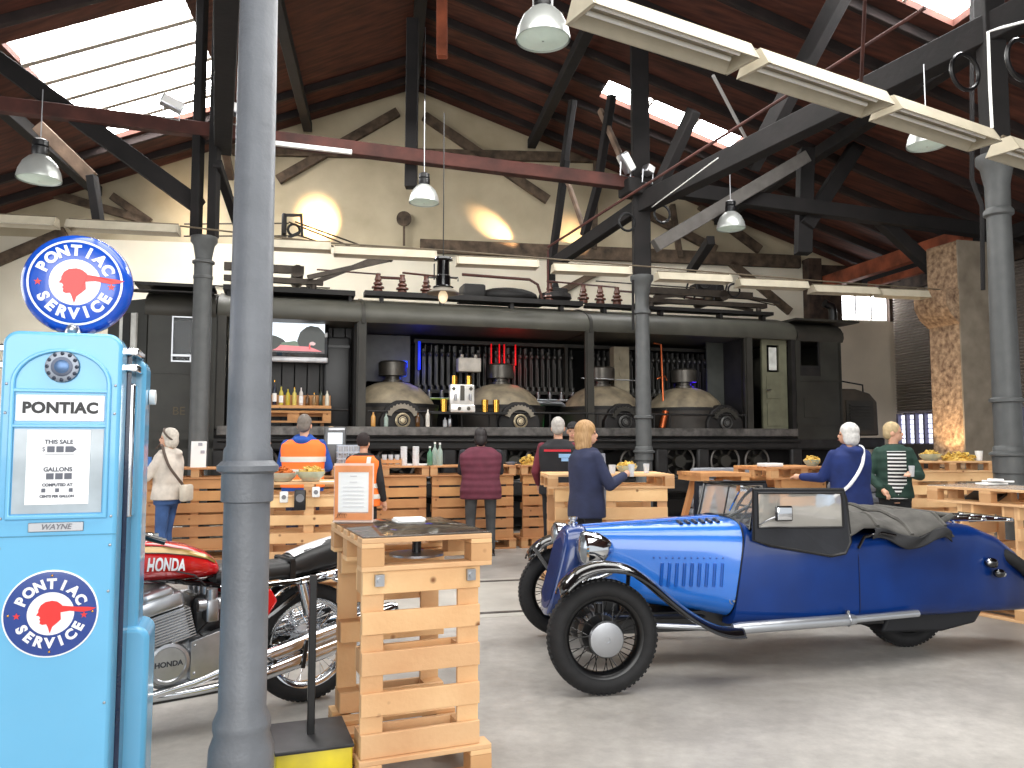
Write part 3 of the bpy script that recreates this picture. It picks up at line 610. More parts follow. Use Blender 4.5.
g = MB(); g.rbox((-3.12, .5, 4.95), (.08, .4, .34), .03); g.torus((-2.97, .4, 4.88), (0, 1, 0), .09, .02, 16, 6, flat=1); g.bar((-2.84, .3, 4.75), (-2.86, .3, 5.12), .04, .05); g.bar((-3.1, .3, 5.08), (-2.84, .3, 5.1), .04, .04); g.bar((-3.05, .3, 4.72), (-2.88, .3, 4.82), .04, .04); ob('contact_head', g, M_locodark, p1)
p2 = panto(3.1, 5.6)
g = MB()
for y in (.35, 1.25): g.bar((3.3, y, 4.1), (4.6, y, 4.26), .06, .06); g.bar((4.6, y, 4.26), (5.9, y, 4.12), .05, .05)
g.cyl((4.0, .35, 4.2), (4.75, .5, 4.62), .025); g.tube([(2.2, .4, 4.34), (4.3, .4, 4.32), (5.9, .5, 4.1)], .012); ob('folded_arm', g, M_panto, p2)
g = MB(); g.rbox((4.45, .5, 4.32), (.6, .3, .2), .05); g.torus((4.3, .3, 4.42), (0, 1, 0), .12, .02, 16, 6); g.torus((4.9, .3, 4.3), (0, 1, 0), .12, .02, 16, 6); [g.cyl((3.9 + k * .2, .35, 4.1), (4.0 + k * .2, .35, 4.45), .018, n=6) for k in range(5)]; ob('spring_gear', g, M_locodark, p2)

# --- things fixed in or standing in the locomotive
tv = thing('television', 'flat screen television showing a red car on a tree lined road', 'television', lw(-3.0, .45, 2.77), LR_)
g = MB(); g.rbox((0, 0, .33), (1.2, .08, .66), .02); ob('housing', g, M_blackgloss, tv)
g = MB(); g.rbox((0, -.03, .03), (1.2, .06, .09), .02); ob('speaker_bar', g, mat('silver_bar', (176, 176, 178), .35, .5), tv)
scn = MB(); sx0, sx1, sz0, sz1 = -.54, .54, .14, .62; yy = -.045
scn.add([(sx0, yy, sz0), (sx1, yy, sz0), (sx1, yy, sz1), (sx0, yy, sz1)], [(0, 1, 2, 3)], 0)
def blob(cx, cz, rx, rz_, mi, dy, n=22, jag=.12):
    ps = [(max(sx0, min(sx1, cx + math.cos(2 * PI * k / n) * rx * (1 + random.uniform(-jag, jag)))), yy - dy, max(sz0, min(sz1, cz + math.sin(2 * PI * k / n) * rz_ * (1 + random.uniform(-jag, jag))))) for k in range(n)]
    scn.add(ps, [tuple(range(n))], mi)
blob(-.34, .27, .28, .15, 1, .001); blob(.35, .33, .22, .24, 1, .0012); blob(.45, .28, .16, .2, 1, .0014); blob(.05, .26, .2, .06, 2, .0011); blob(-.45, .22, .15, .15, 1, .0013)
scn.add([(sx0, yy - .002, sz0), (sx1, yy - .002, sz0), (sx1, yy - .002, .2), (sx0, yy - .002, .2)], [(0, 1, 2, 3)], 3)
scn.add([(-.26, yy - .003, .17), (.5, yy - .003, .165), (.4, yy - .003, .205), (.3, yy - .003, .24), (-.14, yy - .003, .255), (-.2, yy - .003, .2)], [(0, 1, 2, 3, 4, 5)], 4)
blob(.35, .29, .05, .03, 5, .004)
scn.add([(.3, yy - .004, .2), (.32, yy - .004, .2), (.32, yy - .004, .29), (.3, yy - .004, .29)], [(0, 1, 2, 3)], 6)
def em(n, c, e=1): return mat(n, c, .3, emit=e, emitcol=c, var=.15, scale=9)
ob('screen_picture', scn, [em('screen_sky', (226, 236, 246), .9), em('screen_trees', (30, 38, 34), .3), em('screen_far_trees', (92, 112, 92), .5), em('screen_road', (60, 50, 50), .4), em('screen_red_car', (206, 110, 116), .7), em('screen_mirror', (200, 170, 170), .6), em('screen_sign', (220, 60, 60), .7)], tv, smooth=0, fixn=False)
# ================================================================== pallet furniture
def pal(bd, bl, M, L, W, H=.144, nb=5, bw=.1, nx=3, bx=.1, ny=3, by=.1):
    """pallet in its own frame: boards along x, deck up. bd = boards builder, bl = list collecting one builder per block"""
    t = .022; hb = H - 3 * t
    bd.T = M
    xs = [-L / 2 + bx / 2 + (L - bx) * i / (nx - 1) for i in range(nx)]
    ys = [-W / 2 + by / 2 + (W - by) * i / (ny - 1) for i in range(ny)]
    for y in ys: bd.box((0, y, t / 2), (L, by, t))
    for x in xs: bd.box((x, 0, t + hb + t / 2), (bx, W, t * .98))
    for i in range(nb): bd.box((0, -W / 2 + bw / 2 + (W - bw) * i / (nb - 1), H - t / 2), (L, bw * (1 if i % 2 == 0 else .97), t))
    bd.T = Matrix.Identity(4)
    for x in xs:
        for y in ys:
            b = MB(); b.T = M; b.box((x, y, t + hb / 2), (bx, by, hb * .995)); b.T = Matrix.Identity(4); bl.append(b)
UP = Matrix(((1, 0, 0, 0), (0, 0, -1, 0), (0, 1, 0, 0), (0, 0, 0, 1)))     # stands a pallet up, deck towards -y
def add_pal(root, name, M, L, W, m=None, blocks=True, **k):
    bd = MB(); bl = []; pal(bd, bl, M, L, W, **k)
    o = ob(name, bd, m or M_pine, root, smooth=0, bevel=.003)
    if blocks:
        for b in bl: ob('block', b, M_block, o, smooth=0)
    else:
        g = MB()
        for b in bl: g.add(b.v, b.f)
        ob('block', g, M_block, o, smooth=0)['kind'] = 'stuff' if False else 'thing'
    return o
T = Matrix.Translation
def pallet_table(label, x, y, rz, Wd, Dp, Ht, group=None, pnx=3, ends=False, m=None, base=True, inset=.02, upw=None, ush=0, ux=0, glass=False, nb=5, bw=.1, back=True, name='pallet_table', cat='table'):
    t = thing(name, label, cat, (x, y, 0), rz, group); m = m or M_pine
    if base: add_pal(t, 'base_pallet', T((0, 0, 0)), Wd, Dp, m, nx=pnx)
    else: add_pal(t, 'base_pallet', T((0, 0, 0)), Wd - 2 * inset + .06, Dp - .04, m, nx=2)
    add_pal(t, 'top_pallet', T((0, 0, Ht - .144)), Wd, Dp, m, nx=pnx)
    Hu = Ht - .29; zc = .145 + Hu / 2
    if ends:
        for sg in (1, -1):
            M = Matrix.Rotation(sg * PI / 2, 4, 'Z') @ T((0, -(Wd / 2 - inset), zc)) @ UP @ T((0, 0, -.144))
            add_pal(t, 'upright_pallet', M, Dp - .06, Hu, m, nb=nb, bw=bw, nx=2)
    else:
        uw = upw or Wd - .06
        add_pal(t, 'upright_pallet', T((ush, -(Dp / 2 - inset), zc)) @ UP @ T((0, 0, -.144)), uw, Hu, m, nb=nb, bw=bw, nx=2 if uw < .8 else 3)
        if back: add_pal(t, 'upright_pallet', Matrix.Rotation(PI, 4, 'Z') @ T((ux, -(Dp / 2 - inset), zc)) @ UP @ T((0, 0, -.144)), uw, Hu, m, nb=nb, bw=bw, nx=2 if uw < .8 else 3)
    if glass:
        g = MB(); g.rbox((0, 0, Ht + .004), (Wd - .01, Dp - .01, .008), .003); ob('glass_top', g, M_smoked, t)
    return t
M_smoked = mat('smoked_glass', (54, 54, 54), .05, var=0, alpha=.62, spec=.8)
M_clearplate = mat('clear_glass_plate', (190, 196, 196), .05, var=0, alpha=.35, spec=.8)

# the tall table in front: 0.6 x 0.8 m, three pallets high
FT = pallet_table('tall pallet table in front with glass top and orange framed sign', -.520, 3.978, R(22), .6, .8, 1.082, upw=.54, ush=-.02, glass=True, pnx=2)
FTM = T((-.520, 3.978, 0)) @ Matrix.Rotation(R(22), 4, 'Z')
g = MB(); g.lathe([(.13, .962), (.13, .972), (.03, .975)], (0.02, -.12, 0), n=32); ob('stand_plate', g, M_steel, FT)
g = MB(); g.cyl((.02, -.12, .975), (.02, -.12, 1.08), .022, n=16); ob('stand_post', g, M_black, FT)
for sx in (-.22, .2):
    g = MB(); g.box((sx, -.395, .9), (.04, .02, .05)); g.cyl((sx, -.4, .9), (sx, -.415, .9), .012, n=10); ob('bracket', g, M_steel, FT)

def bar_unit(label, s0, s1, m, Ht=1.17):
    c = V((-.45, 11.3, 0)); u = V((math.cos(R(16)), math.sin(R(16)), 0)); v = V((-u.y, u.x, 0)); mid = c + u * ((s0 + s1) / 2) + v * .3
    return pallet_table(label, mid.x, mid.y, R(16), s1 - s0 - .01, .62, Ht, 'pallet bar counters', m=m, nb=6, bw=.125, back=False, name='bar_counter', cat='bar counter', inset=.03)
bar_unit('pallet bar counter furthest left, partly hidden by the blue pump', -5.54, -4.35, M_pine2)
bar_unit('pallet bar counter beside the woman in the pale quilted jacket', -4.34, -3.14, M_pine2)
bar_unit('pallet bar counter in front of the man in blue hoodie and orange vest', -3.13, -1.93, M_pine2)
bar_unit('pallet bar counter carrying the stacks of plastic cups', -1.92, -.72, M_pine2)
bar_unit('pallet bar counter the person in the burgundy vest leans on', -.71, .53, M_pine2)
bar_unit('narrow end section of the pallet bar, beside the man in black vest', .60, 1.02, M_pine2)
pallet_table('pallet counter with two bowls of crisps, behind the motorcycle', -2.08, 8.3, R(12), 1.0, .6, 1.1, m=M_pine)
pallet_table('pallet table beside the blonde woman, behind the car bonnet', .99, 8.6, R(4), 1.3, .8, 1.17, m=M_pine, glass=False, upw=1.16, bw=.13)
pallet_table('pallet table in front of the woman in the blue anorak', 3.3, 9.75, R(16), .9, .8, 1.21, m=M_pine2, upw=.6, bw=.13)
pallet_table('pallet table with snacks below the lit stone pillar', 5.72, 10.9, R(6), 1.2, .8, 1.25, m=M_pine, nb=6, bw=.12)
pallet_table('glass topped pallet table at right, behind the tail of the car', 4.39, 7.13, R(-60), 1.05, .73, 1.10, ends=True, m=M_pine, inset=.26, bw=.11, base=False)
g = MB(); g.rbox((0, 0, 0), (1.04, .72, .008), .003); tag(ob('glass_plate', g, M_clearplate, None, loc=(4.39, 7.13, 1.105), rz=R(-60)), 'clear glass plate lying on the pallet table at right', 'glass plate')

# table with slanted legs
ts = thing('slant_leg_table', 'small pallet wood table with slanted leg, between two taller pallet tables', 'table', (2.42, 9.7, 0), R(10))
g = MB(); [g.box((0, -.3 + .15 * k, 1.12), (.62, .13, .04)) for k in range(5)]; g.box((-.25, 0, 1.07), (.1, .7, .06)); g.box((.25, 0, 1.07), (.1, .7, .06)); ob('table_top', g, M_pine2, ts, smooth=0)
for yy in (-.28, .28):
    g = MB(); g.bar((-.12, yy, 1.05), (-.34, yy, .3), .1, .05); ob('leg', g, M_pine2, ts); g = MB(); g.bar((.2, yy, 1.05), (.3, yy, 0), .1, .05); ob('leg', g, M_pine2, ts)
g = MB(); [g.box((-.32, 0, .06 + .12 * k), (.34, .8, .1)) for k in range(3)]; ob('foot_stack', g, M_pine2, ts, smooth=0)
# sofas of pallets with grey quilted cushions
M_cush = mat('grey_quilted_cushion', (128, 130, 136), .85, var=.08, scale=10)
def sofa(label, x, y, rz, w=.9):
    t = thing('pallet_sofa', label, 'sofa', (x, y, 0), rz, 'pallet sofas')
    add_pal(t, 'base_pallet', T((0, 0, 0)), w, .8, M_pine2); add_pal(t, 'seat_pallet', T((0, 0, .145)), w, .8, M_pine2)
    g = MB(); g.rbox((0, -.02, .37), (w, .76, .16), .05); ob('seat_cushion', g, M_cush, t)
    g = MB()
    for k in range(5): g.rbox((0, .33 - .02 * k * .3, .5 + .14 * k), (w, .17, .15), .06)
    ob('back_cushion', g, M_cush, t)
sofa('grey cushioned pallet sofa behind the slant legged table', 3.08, 11.2, R(12), 1.0)
sofa('grey cushioned pallet sofa between the blue and the green jacketed women', 4.5, 10.15, R(5), .75)

# ================================================================== lamps under the roof
M_fixt = mat('cream_fixture_enamel', (182, 173, 152), .5, var=.06)
M_tube = mat('fluorescent_tube', (246, 246, 240), .3, var=0)
def tube_lamp(label, p0, p1, w=.2, h=.1, group='fluorescent fixtures in a row'):
    p0 = V(p0); p1 = V(p1); c = (p0 + p1) / 2; L = (p1 - p0).length * .97; a = math.atan2(p1.y - p0.y, p1.x - p0.x)
    t = thing('fluorescent_fixture', label, 'ceiling lamp', c, a, group)
    g = MB(); pr = [(-w / 2, -h / 2), (-w * .26, h / 2), (w * .26, h / 2), (w / 2, -h / 2), (w / 2 - .012, -h / 2), (w * .22, h / 2 - .03), (-w * .22, h / 2 - .03), (-w / 2 + .012, -h / 2)]
    g.prism(pr, 'x', -L / 2, L / 2); ob('reflector', g, M_fixt, t, smooth=20)
    for s in (-1, 1):
        g = MB(); g.prism([(-w / 2, -h / 2), (-w * .26, h / 2), (w * .26, h / 2), (w / 2, -h / 2)], 'x', s * L / 2 - .012, s * L / 2 + .012); ob('end_cap', g, M_fixt, t)
    for y in (-.04, .04):
        g = MB(); g.cyl((-L / 2 + .06, y, -.01), (L / 2 - .06, y, -.01), .014, n=10); ob('tube', g, M_tube, t)
    g = MB(); g.cyl((-L / 2, 0, h / 2 + .02), (L / 2, 0, h / 2 + .02), .012, n=6); [g.cyl((x, 0, h / 2 - .01), (x, 0, h / 2 + .03), .01, n=6) for x in (-L * .4, 0, L * .4)]; ob('cable_conduit', g, mat('conduit_brown', (96, 84, 66), .6) if 'conduit_brown' not in MATS else MATS['conduit_brown'], t)
    return t
def fx(p, q, z, Ya, Yb, n, labs, px=None): pass
# near row, above the car
A_ = V((.36, 4.2, 3.89)); B_ = V((3.78, 6.17, 3.87)); d_ = (B_ - A_) / 3
ND = V((-d_.y, d_.x, 0)).normalized()
for k, nm in enumerate(('largest cream fluorescent fixture at top, left of a row of three', 'cream fluorescent fixture in the middle of the three above the car', 'cream fluorescent fixture ending at the right column')):
    tube_lamp(nm, A_ + d_ * k, A_ + d_ * (k + .95), .27, .12, 'fluorescent fixtures above the car')
tube_lamp('cream fluorescent fixture cut by the right edge, beyond the right column', A_ + d_ * 3.12, A_ + d_ * 4.05, .27, .12, 'fluorescent fixtures above the car')
# far row along the two rear columns
pf, nf = vplane(K_LR + V((.1, -.4, 0)), K_MID + V((.1, -.4, 0)))
far = ((-45, 219, 58, 222, 'fluorescent fixture at far left, cut by the picture edge'), (67, 223, 180, 232, 'bright fluorescent fixture just above the round pump sign'), (268, 243, 331, 249, 'fluorescent fixture right of the front column, behind the pantograph'), (333, 250, 437, 257, 'fluorescent fixture left of the black lantern'),
       (456, 260, 538, 266, 'fluorescent fixture right of the black lantern'), (552, 267, 630, 273, 'fluorescent fixture just left of the middle column'), (656, 275, 730, 281, 'fluorescent fixture just right of the middle column'), (737, 282, 806, 287, 'fluorescent fixture second to the right of the middle column'), (811, 288, 876, 293, 'fluorescent fixture in front of the small bright window'), (878, 292, 926, 296, 'fluorescent fixture ending at the stone pillar'))
for x0, y0, x1, y1, nm in far:
    tube_lamp(nm, on_plane(x0, y0, pf, nf), on_plane(x1, y1, pf, nf), .26, .12, 'fluorescent fixtures along the rear columns')
cb = MB(); cb.tube([on_plane(x, y, pf, nf) for x, y in ((180, 226), (330, 243), (440, 250), (640, 266), (820, 281), (960, 291))], .012); trim(cb, MATS['conduit_brown'])
g = MB(); p, q = on_plane(268, 146, *PT), on_plane(354, 156, *PT); g.bar(p + V((0, -.15, 0)), q + V((0, -.15, 0)), .06, .06); tag(ob('batten_lamp', g, M_paper), 'slim white batten lamp under the brown tie beam', 'ceiling lamp')
# high bay pendants
M_shade = mat('spun_aluminium_shade', (198, 202, 198), .3, .55, var=.05)
M_shadein = mat('pale_green_lens', (208, 226, 214), .3, var=.05, emit=.12)
def pendant(label, px, py, Y, dia, top=2.0, kind='bay', cord=.006):
    c = at(px, py, Y); s = dia / .45
    t = thing('pendant_lamp', label, 'pendant lamp', c, 0, 'high bay pendant lamps')
    r = dia / 2
    g = MB(); g.lathe([(r, 0), (r * 1.0, .02 * s), (r * .93, .10 * s), (r * .75, .19 * s), (r * .5, .25 * s), (r * .36, .27 * s), (r * .34, .265 * s), (r * .48, .24 * s), (r * .72, .18 * s), (r * .9, .095 * s), (r * .965, .015 * s), (r * .97, .0)], n=40, caps=False); ob('shade', g, M_shade, t)
    g = MB(); g.lathe([(r * .95, .012 * s), (r * .5, -.006 * s), (.01, -.012 * s)], n=40, caps=False); ob('lens', g, M_shadein, t)
    g = MB(); g.lathe([(r * .34, .26 * s), (r * .38, .29 * s), (r * .38, .36 * s), (r * .30, .37 * s), (r * .36, .38 * s), (r * .36, .44 * s), (r * .2, .46 * s)], n=28); ob('ballast_housing', g, M_black, t)
    g = MB(); g.cyl((0, 0, .45 * s), (0, 0, top), cord, n=6); ob('cord', g, M_steel, t)
    return t
pendant('large pendant lamp at top centre, just left of the cream fixtures', 543, 40, 6.4, .45, 1.3)
pendant('pendant lamp at far left below the big skylight', 39, 180, 8.4, .44, 1.0)
pendant('pendant lamp on a long cord in front of the lit gable', 424, 203, 11.2, .43, 2.6)
pendant('pendant lamp hanging below the dark beam, right of the middle column', 731, 229, 12.2, .44, 1.2)
pendant('pendant lamp half hidden behind the fixture near the right column', 927, 146, 7.4, .36, .8)
# small floodlights on the beam over the middle column
for k, (px, py, lab) in enumerate(((626, 163, 'tilted aluminium floodlight on the beam above the middle column'), (648, 170, 'small white floodlight right of the tilted one above the middle column'), (172, 104, 'aluminium floodlight under the big skylight'), (236, 110, 'aluminium floodlight beside the front column, above the tie beam'))):
    Y = 12.2 if k < 2 else (10.6 if k == 2 else 10.8); t = thing('floodlight', lab, 'floodlight', at(px, py, Y), R(30), 'floodlights on the roof beams')
    Mx = Matrix.Rotation(R(-35 if k == 0 else 20), 4, 'Y')
    g = MB(); g.T = Mx; g.rbox((0, 0, 0), (.14 if k < 2 else .3, .16, .32 if k == 0 else .14), .02); g.T = Matrix.Identity(4); ob('body', g, M_alu, t)
    g = MB(); g.T = Mx; g.box((0, -.085, 0), (.12 if k < 2 else .26, .01, .27 if k == 0 else .1)); g.T = Matrix.Identity(4); ob('lens', g, M_paper, t)
    g = MB(); g.tube([(-.1, 0, 0), (-.1, .02, -.2), (.1, .02, -.2), (.1, 0, 0)], .012, n=6); ob('yoke', g, M_steel, t)
# old black railway lantern
t = thing('railway_lantern', 'old black railway lantern with clear bulb, hanging before the locomotive roof', 'lantern', at(443, 302, 10.6))
g = MB(); g.lathe([(.02, .62), (.12, .6), (.13, .57), (.085, .55), (.085, .36), (.1, .35), (.1, .22), (.14, .2)], n=24); ob('body', g, M_blackgloss, t)
g = MB(); g.lathe([(.1, .2), (.22, .12), (.215, .11), (.09, .19)], n=28, caps=False); ob('shade', g, mat('grey_enamel_shade', (120, 114, 104), .4), t)
g = MB(); g.ell((0, 0, .07), (.065, .065, .09)); ob('bulb', g, mat('frosted_bulb', (240, 226, 200), .1, emit=.5, emitcol=(255, 225, 180)), t)
g = MB(); g.cyl((0, 0, .6), (0, 0, 2.6), .008, n=6); ob('cord', g, M_black, t)
g = MB(); g.tube([(-.2, 0, .2), (-.2, 0, .33), (.2, 0, .33), (.2, 0, .28)], .01, n=6); g.cyl((-.12, 0, .3), (-.12, 0, .52), .01, n=6); ob('guard', g, M_black, t)

# ================================================================== things on the counters
BC = V((-.45, 11.3, 0)); bu = V((math.cos(R(16)), math.sin(R(16)), 0)); bv = V((-bu.y, bu.x, 0))
def onbar(px, d=.25, z=1.17):
    o = BC + bv * d; p = on_plane(px, 440, o, bv); return V((p.x, p.y, z))
M_plastic = mat('clear_plastic', (226, 230, 234), .1, var=.03, alpha=.5)
M_bottle_clear = mat('clear_bottle_glass', (200, 220, 210), .06, var=.03, alpha=.45)
M_crisp = mat('crisps', (222, 190, 96), .6, col2=(190, 148, 60), scale=30)
M_crispo = mat('orange_crisps', (214, 122, 40), .6, col2=(180, 90, 24), scale=30)
def pile(name, label, p, r, h, m, n=80, parent=None):
    g = MB(); rnd = random.Random(hash(label) % 1000 if False else len(label))
    for k in range(n):
        a = rnd.uniform(0, 2 * PI); q = r * math.sqrt(rnd.random()) * .92; z = h * (1.25 - (q / r) ** 2) * rnd.uniform(.4, 1.1)
        Mx = Matrix.Rotation(rnd.uniform(-1, 1), 3, 'X') @ Matrix.Rotation(rnd.uniform(-1, 1), 3, 'Y') @ Matrix.Rotation(a, 3, 'Z')
        g.box((math.cos(a) * q, math.sin(a) * q, z), (.045, .035, .008), 0, Mx)
    g.lathe([(r * .9, -.02), (r * .85, h * .25), (r * .3, h * .5)], n=20)
    o = ob(name, g, m, None, smooth=0, loc=p); o['kind'] = 'stuff'; return tag(o, label, 'crisps')
def bowl(label, p, r, h, clab, cm, m=None):
    g = MB(); g.lathe([(r * .5, 0), (r * .62, .01), (r * .85, h * .5), (r, h), (r * .96, h), (r * .8, h * .5), (r * .55, .015), (.01, .015)], n=32, caps=False)
    tag(ob('bowl', g, m or M_bottle_clear, None, loc=p), label, 'bowl', 'snack bowls'); pile('crisps', clab, p + V((0, 0, h * .6)), r * .85, h * .7, cm)
bowl('clear bowl of orange crisps on the pallet counter behind the motorcycle', V((-2.32, 8.14, 1.102)), .15, .09, 'orange crisps heaped in a clear bowl, left of the pale crisps', M_crispo)
bowl('clear bowl of pale crisps right of the orange ones', V((-2.05, 8.2, 1.102)), .15, .1, 'pale yellow crisps heaped in a bowl beside orange ones', M_crisp)
bowl('clear bowl of crisps on the table before the woman in blue anorak', at(812, 466.5, 9.5) * 1.0, .1, .08, 'yellow crisps in the bowl before the woman in blue', M_crisp)
for o in list(C.objects):
    if o.name.startswith(('bowl', 'crisps')) and abs(o.location.y - 9.5) < .05: o.location.z += 1.212 - at(812, 466.5, 9.5).z
bowl('clear bowl of crisps on the pallet table beside the blonde woman', V((1.22, 8.55, 1.172)), .12, .08, 'yellow crisps in the bowl right of the blonde woman', M_crisp)
bowl('clear bowl of crisps on the table under the stone pillar', V((5.6, 10.75, 1.252)), .15, .09, 'crisps heaped below the lit stone pillar', M_crisp)
pile('nachos', 'loose heap of nachos right of the bowl under the pillar', V((6.0, 10.8, 1.262)), .22, .08, M_crisp)
pile('crisps', 'pale crisps heaped at the right end of the bar', onbar(528, .2, 1.18), .12, .1, M_crisp)
g = MB(); g.rbox((0, 0, .001), (.2, .15, .004), .001); tag(ob('paper_sheet', g, M_paper, None, loc=(-1.84, 8.15, 1.101), rz=R(10)), 'flat pale sheet of paper right of the crisp bowls', 'paper')
# stacked plastic cups
cl = mat('stacked_cup_plastic', (240, 242, 244), .2, var=.03, alpha=.9)
for k, px in enumerate((404, 416)):
    g = MB(); prof = []
    for i in range(12): prof += [(.042, .022 * i), (.05, .022 * i + .02)]
    g.lathe([(.034, 0)] + prof + [(.03, .27)], n=20); tag(ob('cup_stack', g, cl, None, loc=onbar(px, .2)), ('left' if k == 0 else 'right') + ' one of two stacks of clear plastic cups on the bar', 'cups', 'stacks of plastic cups')
def bottle(name, label, p, h, r, m, capm=None, lab=None, group=None, neck=.35):
    t = thing(name, label, 'bottle', p, 0, group)
    g = MB(); g.lathe([(r * .9, 0), (r, .01), (r, h * .58), (r * .9, h * .66), (r * neck, h * .78), (r * neck, h * .95), (r * .2, h * .955)], n=20); ob('glass_body', g, m, t)
    g = MB(); g.lathe([(r * neck * 1.15, h * .92), (r * neck * 1.15, h), (.002, h)], n=14); ob('cap', g, capm or M_black, t)
    if lab: g = MB(); g.lathe([(r * 1.02, h * .15), (r * 1.02, h * .48)], n=20, caps=False); ob('paper_label', g, lab, t)
    return t
M_greenb = mat('green_bottle_glass', (96, 150, 120), .08, var=.05, alpha=.7)
bottle('water_bottle', 'green tinted water bottle on the bar, left of two clear ones', onbar(430, .2), .27, .04, M_greenb, M_white, group='water bottles on the bar')
bottle('water_bottle', 'clear water bottle with white cap in the middle of three', onbar(435, .3), .33, .04, M_bottle_clear, M_white, group='water bottles on the bar')
bottle('water_bottle', 'clear water bottle nearest the person in burgundy vest', onbar(440, .18), .32, .04, M_bottle_clear, M_white, group='water bottles on the bar')
# bar caddy with glasses
t = thing('wooden_caddy', 'low wooden caddy holding glasses on the bar left of the cup stacks', 'caddy', onbar(391, .2), R(16))
g = MB(); g.box((0, 0, .01), (.28, .16, .02)); [g.box((0, y, .06), (.28, .012, .05)) for y in (-.075, .075)]; [g.box((x, 0, .05), (.012, .16, .1)) for x in (-.135, -.045, .045, .135)]; ob('tray', g, M_pine2, t)
for k, x in enumerate((-.09, 0, .09)):
    g = MB(); g.lathe([(.025, .0), (.036, .13), (.033, .13), (.023, .01)], n=16); tag(ob('drinking_glass', g, M_plastic, None, loc=onbar(391 + x * 70, .2, 1.195)), ('left', 'middle', 'right')[k] + ' drinking glass in the wooden caddy on the bar', 'glass', 'glasses in the caddy')
g = MB(); g.rbox((0, 0, .01), (.5, .3, .02), .004); tag(ob('tray', g, M_white, None, loc=onbar(412, .36, 1.171), rz=R(16)), 'flat white tray under the cup stacks on the bar', 'tray')
g = MB(); g.lathe([(.05, 0), (.09, .04), (.085, .04), (.045, .008)], n=24); tag(ob('bowl', g, mat('blue_grey_china', (140, 160, 186), .2), None, loc=onbar(511, .25)), 'small blue grey dish on the bar right of the burgundy vest', 'bowl')
# notice in a stand, blue carton, coffee machine and crate behind the vests
t = thing('notice_stand', 'white printed notice standing on the bar in front of the left rear column', 'notice', onbar(199, .22), R(14))
g = MB(); g.box((0, 0, .17), (.19, .006, .34), 0, Matrix.Rotation(R(-6), 3, 'X')); ob('sheet', g, M_paper, t)
g = MB(); [g.box((x, -.006 - .105 * (z - .17), z), (.05, .003, .04)) for x, z in ((.02, .3), (.05, .2), (.05, .13))]; ob('print', g, mat('grey_print', (170, 170, 178), .7), t)
g = MB(); g.box((0, .03, .005), (.19, .1, .01)); ob('foot', g, M_paper, t)
g = MB(); g.box((0, 0, .07), (.1, .07, .14)); tag(ob('carton', g, mat('blue_carton', (40, 110, 190), .4), None, loc=onbar(148, .15), rz=R(20)), 'small blue carton on the bar beside the blue pump', 'carton')
t = thing('coffee_machine', 'grey metal coffee machine with bright screen behind the vested men', 'coffee machine', onbar(335, .52, 1.0), R(14))
g = MB(); g.rbox((0, .1, .36), (.3, .3, .7), .02); ob('housing', g, mat('machine_grey', (96, 98, 100), .35, .3), t)
g = MB(); g.box((0, -.055, .55), (.2, .01, .16)); ob('screen', g, mat('machine_screen', (210, 220, 226), .3, emit=.5), t); g = MB(); g.box((.02, -.06, .68), (.22, .012, .03)); ob('buttons', g, M_steel, t)
t = thing('glass_crate', 'pale crate of glasses beside the person in the orange vest', 'crate', onbar(348, .3), R(16))
g = MB(); [g.box((x, y, .14), (.012, .012, .28)) for x in (-.14, -.07, 0, .07, .14) for y in (-.12, .12)]; [g.box((0, y, z), (.3, .012, .02)) for y in (-.12, .12) for z in (.01, .1, .19, .28)]; [g.box((x, 0, z), (.012, .25, .02)) for x in (-.145, .145) for z in (.01, .1, .19, .28)]; ob('basket', g, mat('pale_blue_plastic', (190, 200, 214), .4), t)
g = MB(); [g.lathe([(.025, 0), (.032, .12)], (x, y, z), n=10) for x in (-.1, -.03, .04, .11) for y in (-.05, .05) for z in (.03, .16)]; q = ob('glasses', g, M_plastic, t); q['kind'] = 'stuff'
# under the crisp counter: sockets and dark boxes
for k, (px, py, w_, h_, m_, lab) in enumerate(((284, 497, .08, .11, M_white, 'white socket box hanging under the crisp counter at left'), (316, 492, .075, .1, M_white, 'white socket box hanging under the crisp counter at right'), (300, 500, .11, .2, M_black, 'black speaker box between two white sockets under the counter'))):
    t = thing('socket_box', lab, 'socket', at(px, py, 7.96), R(12)); g = MB(); g.rbox((0, 0, 0), (w_, .05, h_), .01); ob('case', g, m_, t); g = MB(); g.cyl((0, -.025, 0), (0, -.03, 0), .022, n=14) if k < 2 else g.cyl((0, -.026, .02), (0, -.03, .02), .04, n=18); ob('socket', g, mat('socket_grey', (120, 120, 124), .5) if k == 0 else MATS['socket_grey'], t)
# items at the right
bxp = V((3.05, 9.5, 1.212)); g = MB(); g.rbox((0, 0, .02), (.24, .18, .04), .006); tag(ob('white_box', g, M_white, None, loc=bxp, rz=R(14)), 'flat white box on the table left of the crisp bowl', 'box')
def cup(label, p, r=.035, h=.1, m=None, name='drinking_glass'):
    g = MB(); g.lathe([(r * .75, 0), (r, h), (r * .93, h), (r * .7, .008)], n=18); tag(ob(name, g, m or M_plastic, None, loc=p), label, 'glass')
cup('white paper cup at the right end of the snack table under the pillar', V((6.25, 10.75, 1.252)), .05, .13, M_white, 'paper_cup')
cup('clear glass on the pallet table behind the blonde woman', V((1.42, 8.5, 1.172))); cup('clear glass beside the crisps near the middle column', V((1.05, 8.42, 1.172)), .04, .09)
g = MB(); g.rbox((0, 0, .006), (.3, .21, .012), .002); tag(ob('menu_sheets', g, M_paper, None, loc=(5.2, 10.72, 1.252), rz=R(20)), 'white menu sheets at the left end of the snack table under the pillar', 'paper')
